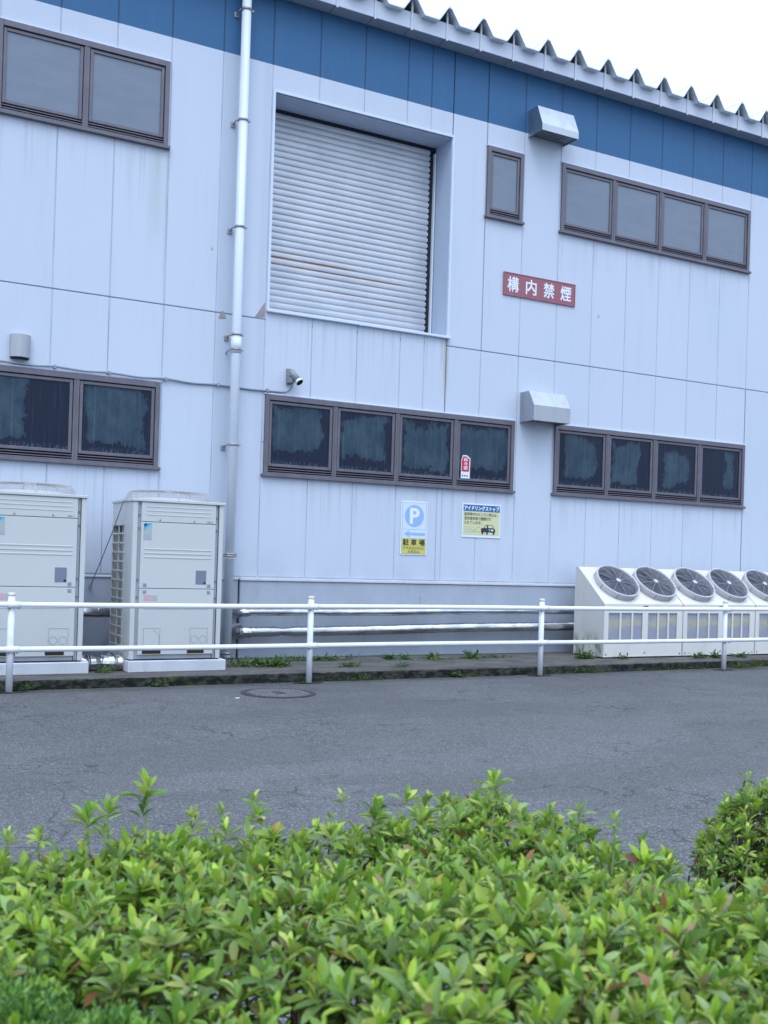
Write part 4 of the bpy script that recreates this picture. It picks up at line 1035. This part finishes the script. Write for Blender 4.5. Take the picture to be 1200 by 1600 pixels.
def azalea(name, label, inside, box, ztop, density, seed, off, extra=(), L=(.028,.050)):
    r = np.random.default_rng(seed); T_ = thing(name, label, 'hedge' if 'hedge' in name else 'shrub', off)
    x0, x1, y0, y1 = box; n = int((x1-x0)*(y1-y0)*density)
    X = r.uniform(x0, x1, n); Y = r.uniform(y0, y1, n); e = inside(X, Y); k = e > 0; X, Y, e = X[k], Y[k], e[k]
    k = (smooth_noise(X*2.2, Y*2.2, seed+5) > -1.0) | (e < .12); X, Y, e = X[k], Y[k], e[k]
    Zt = ztop+smooth_noise(X, Y, seed+1)*.058-np.clip(.16-e, 0, .16)**1.4*2.4
    lv = Leaves()
    lift = r.normal(0, .014, len(X))+np.where(r.random(len(X)) < .05, r.uniform(.02, .06, len(X)), 0)
    P = np.stack([X, Y, Zt+lift], 1); A = np.stack([r.normal(0, .28, len(X)), r.normal(0, .28, len(X)), np.ones(len(X))], 1)
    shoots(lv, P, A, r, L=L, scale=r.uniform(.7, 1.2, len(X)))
    # inner, lower leaves
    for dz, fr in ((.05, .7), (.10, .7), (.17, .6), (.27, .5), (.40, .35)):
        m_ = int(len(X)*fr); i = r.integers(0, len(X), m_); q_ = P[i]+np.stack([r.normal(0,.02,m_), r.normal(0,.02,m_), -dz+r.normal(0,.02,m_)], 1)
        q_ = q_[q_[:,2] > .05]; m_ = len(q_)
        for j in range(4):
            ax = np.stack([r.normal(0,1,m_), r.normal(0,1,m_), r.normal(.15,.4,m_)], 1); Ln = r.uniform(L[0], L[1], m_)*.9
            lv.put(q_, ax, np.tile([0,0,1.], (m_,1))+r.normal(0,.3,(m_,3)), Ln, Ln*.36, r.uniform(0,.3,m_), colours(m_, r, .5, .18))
    ex = []
    for (x, y, z, s_) in extra:
        ex.append((x, y, z))
        shoots(lv, np.array([(x,y,z)]), np.array([(r.normal(0,.1), r.normal(0,.1), 1.)]), r, L=(.026,.046), old=0, scale=np.array([s_]))
        shoots(lv, np.array([(x+r.normal(0,.008),y,z-.035)]), np.array([(r.normal(0,.3), r.normal(0,.3), 1.)]), r, L=(.024,.04), old=0, scale=np.array([s_*.7]))
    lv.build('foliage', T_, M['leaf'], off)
    tw = MB(); idx = r.choice(len(P), min(900, len(P), int(len(P)*.3)), replace=False)
    for i in idx:
        p_ = P[i]; q_ = (p_[0]+r.normal(0,.05), p_[1]+r.normal(0,.05), max(p_[2]-r.uniform(.12,.3), .03)); mid = ((p_[0]+q_[0])/2+r.normal(0,.01), (p_[1]+q_[1])/2, (p_[2]+q_[2])/2)
        tw.tube([Vector(a)-Vector(off) for a in (q_, mid, p_)], [.0035,.0026,.0018], M['twig'], 4, caps=False)
    for i in r.choice(len(P), min(130, len(P)//6), replace=False):
        p_ = P[i]; q_ = (p_[0]+r.normal(0,.12), p_[1]+r.normal(0,.12), .0); tw.tube([Vector(a)-Vector(off) for a in (q_, (p_[0], p_[1], p_[2]-.2))], [.008,.004], M['twig'], 5, caps=False)
    for x, y, z in ex: tw.tube([Vector((x,y,z))-Vector(off), Vector((x+.004,y+.003,z-.05))-Vector(off), Vector((x-.004,y,z-.10))-Vector(off), Vector((x+.012,y,z-.16))-Vector(off)], [.0012,.0016,.002,.0024], M['stem'], 6, caps=False)
    tw.build('twigs', T_); return T_
far = np.array([(-2,-9.12),(0.35,-9.18),(.72,-9.27),(1.19,-9.24),(1.37,-9.28),(1.50,-9.42),(1.58,-9.62),(1.60,-9.86),(1.78,-10.0),(2.2,-10.12),(3,-10.2)])
def in_hedge(X, Y):
    fy = np.interp(X, far[:,0], far[:,1])-.0
    d = np.minimum(fy-Y, Y+11.15); con = ((X-.20)/.27)**2+((Y+10.20)/.27)**2
    return np.where(con > .85, d, np.where((np.sin(X*97+Y*31) > .80), d, -1))
def cam_pt(px, py, dist):      # a direction through the photograph, used once to place the tall sprigs
    dd = fw+cr*((px-600)/FPX)-cu*((py-CY)/FPX); return Vector((0,-DIST,CAMH))+dd*dist
sprigs = []
for px, py, ds, s_ in ((228,1240,2.0,1.35),(137,1285,1.95,1.25),(168,1275,2.05,1.2),(12,1318,2.1,1.0),(395,1258,2.2,.8),(535,1250,2.2,.7),(772,1228,2.1,1.2),(905,1270,2.15,.8),(345,1275,2.1,.7),(690,1262,2.15,.9),(960,1290,2.1,.8),(60,1310,2.15,.7)):
    p_ = cam_pt(px, py, ds); sprigs.append((p_.x, p_.y, p_.z, s_))
azalea('azalea_hedge', 'clipped bright green azalea hedge filling the foreground', in_hedge, (-1.5, 2.7, -11.1, -9.15), .700, 900, 11, (.6, -10.2, 0), sprigs, L=(.027,.051))
def in_bush(X, Y): return .30-np.hypot(X-2.40, Y+9.50)
azalea('azalea_bush', 'separate azalea bush standing beyond the hedge at the right edge', in_bush, (2.0, 2.8, -9.9, -9.1), .640, 1500, 23, (2.40, -9.50, 0), [(2.02,-9.62,.60,.8),(2.08,-9.66,.66,.8),(2.2,-9.6,.70,.9),(2.3,-9.55,.73,.9),(1.98,-9.55,.55,.7)], L=(.026,.044))
# conifer in the near left corner
r = np.random.default_rng(5); T_ = thing('conifer_shrub', 'dark green scale-leaved conifer in the near left corner of the hedge', 'shrub', (.20, -10.20, 0))
lv = Leaves(); n = 7500
a = r.uniform(0, 6.283, n); rad = np.sqrt(r.uniform(0, 1, n)); X = .20+.30*rad*np.cos(a); Y = -10.20+.29*rad*np.sin(a)
Z = .722-.10*rad**2.5+smooth_noise(X*5, Y*5, 9)*.045-.012+r.normal(0, .012, n)
Z = np.where(r.random(n) < .3, Z-r.uniform(.02,.1,n), Z)
A0 = np.stack([.5*rad*np.cos(a)+r.normal(0,.35,n), .5*rad*np.sin(a)+r.normal(0,.35,n), np.ones(n)], 1)
cpal = np.array([(.085,.200,.035),(.12,.26,.040),(.17,.33,.055),(.06,.15,.035)])
for j in range(6):
    ax = A0+r.normal(0, .45, (n,3)); Ln = r.uniform(.007, .015, n); p_ = np.stack([X,Y,Z],1)+r.normal(0,.006,(n,3))
    lv.put(p_, ax, r.normal(0,1,(n,3)), Ln, Ln*.28+.0012, r.uniform(-.1,.1,n), cpal[r.integers(0,4,n)]*r.uniform(.8,1.25,n)[:,None])
lv.build('foliage', T_, M['scale'], (.20,-10.20,0))
tw = MB()
for i in r.choice(n, 160, replace=False): tw.tube([((X[i]-.2)*.3, (Y[i]+10.2)*.3, .25), (X[i]-.2, Y[i]+10.2, Z[i]-.03)], [.005,.002], M['twig'], 4, caps=False)
tw.build('twigs', T_)
s_ = MB(); s_.add([(-3,-12.5,.03),(3.4,-12.5,.03),(3.4,-9.75,.03),(2.9,-9.1,.03),(1.9,-9.15,.03),(1.5,-9.5,.03),(1.3,-9.2,.03),(-3,-9.2,.03)], [tuple(range(8))], M['soil'])
tag(s_.build('soil_bed'), 'dark soil under the hedge', 'soil', kind='structure')

# weeds along the kerb
def weed(x, y, z, n, L, spread, label, seed, grass=False, name='weed'):
    n = int(n*2.2)
    r = np.random.default_rng(seed); T_ = thing(name, label, 'weed', (x, y, z), 'weeds along the kerb and the building foot'); lv = Leaves()
    pos = np.stack([r.normal(0, spread[0], n), r.normal(0, spread[1], n), np.abs(r.normal(0, .006 if grass else .018, n))], 1)+np.array([x,y,z])
    out = r.normal(0, 1, (n,3)); out[:,2] = np.abs(r.normal(1.1 if grass else .45, .4, n))
    L *= 1.2; Ln = r.uniform(L*.5, L*1.1, n); W_ = Ln*(.08 if grass else .27)
    pal = np.array([(.060,.14,.035),(.09,.19,.045),(.04,.105,.035),(.14,.20,.06)])
    lv.put(pos, out, np.tile([0,0,1.], (n,1))+r.normal(0,.3,(n,3)), Ln, W_, r.uniform(.1,.5,n), pal[r.integers(0,4,n)])
    lv.build('leaves', T_, M['leaf'], (x,y,z)); return T_
def gnd(px, py, z):
    dd = fw+cr*((px-600)/FPX)-cu*((py-CY)/FPX); t = (z-CAMH)/dd.z; return Vector((0,-DIST,CAMH))+dd*t
WD = [(402,1040,.1,170,.07,(.16,.09),0,'dense green weed clump at the foot of the downpipe'),
      (430,1041,.1,60,.10,(.07,.04),0,'broad-leaved weed at the right end of the clump by the downpipe'),
      (500,1032,.1,110,.06,(.22,.03),0,'low weeds against the base just right of the second post'),
      (450,1032,.1,80,.05,(.30,.03),0,'thin weeds along the base behind the drain cover'),
      (545,1042,.1,46,.05,(.06,.03),0,'small weed tuft on the concrete strip right of the second post'),
      (608,1030,.1,24,.08,(.03,.02),0,'young drooping weed left of the pair under the parking sign'),
      (632,1030,.1,24,.08,(.03,.02),0,'young drooping weed right of the pair under the parking sign'),
      (628,1042,.1,34,.04,(.06,.02),0,'flat weed patch on the strip under the parking sign'),
      (675,1030,.1,30,.085,(.03,.02),0,'upright dark weed under the pipe between the two signs'),
      (700,1031,.1,90,.035,(.40,.02),0,'row of low seedlings against the base between the signs'),
      (735,1029,.1,26,.10,(.05,.02),0,'tall thin-leaved weed under the idling notice'),
      (766,1028,.1,50,.05,(.14,.02),0,'short weeds along the base before the third post'),
      (163,1051,.1,30,.055,(.04,.03),0,'bright rosette weed between the two outdoor units'),
      (37,1077,.0,26,.11,(.03,.02),1,'grass tuft growing beside the leftmost post'),
      (233,1068,.0,22,.06,(.05,.02),0,'small pale weed in front of the second outdoor unit'),
      (340,1030,.1,20,.05,(.03,.02),0,'little weed in the corner right of the second unit base'),
      (560,1059,.0,70,.06,(.14,.02),1,'grassy weeds in the kerb crack right of the second post'),
      (505,1060,.0,40,.055,(.10,.015),1,'grassy weeds in the kerb joint behind the second post'),
      (685,1052,.0,16,.08,(.025,.015),0,'single yellow-green weed growing from the kerb face'),
      (895,1048,.0,80,.07,(.16,.02),1,'grass tufts in the kerb crack right of the third post'),
      (826,1050,.0,40,.06,(.08,.02),1,'grass tufts in the kerb crack left of the third post'),
      (915,1029,.1,26,.11,(.04,.02),0,'weed against the mossy corner of the first condenser'),
      (975,1030,.1,24,.06,(.05,.02),0,'small weed under the front of the first condenser'),
      (1015,1046,.0,50,.05,(.16,.02),1,'grass in the kerb under the first condenser'),
      (1092,1028,.1,34,.07,(.06,.02),0,'weed under the front of the second condenser'),
      (1118,1028,.1,20,.09,(.02,.02),0,'tall weed stem before the second condenser'),
      (1157,1027,.1,20,.10,(.03,.02),0,'spindly weed under the right end of the second condenser'),
      (1160,1044,.0,110,.07,(.11,.03),1,'bright grass clump on the asphalt right of the fourth post'),
      (1085,1045,.0,40,.05,(.14,.02),1,'sparse grass along the kerb left of the fourth post')]
for i, (px, py, z, n, L, sp, gr_, lab) in enumerate(WD):
    p_ = gnd(px, py, z); weed(p_.x, p_.y if z > 0 else min(p_.y, -1.57+max(0, min((p_.x-7)*.03, .22))), z, n, L, sp, lab, 100+i, bool(gr_), 'grass_tuft' if gr_ else 'weed')
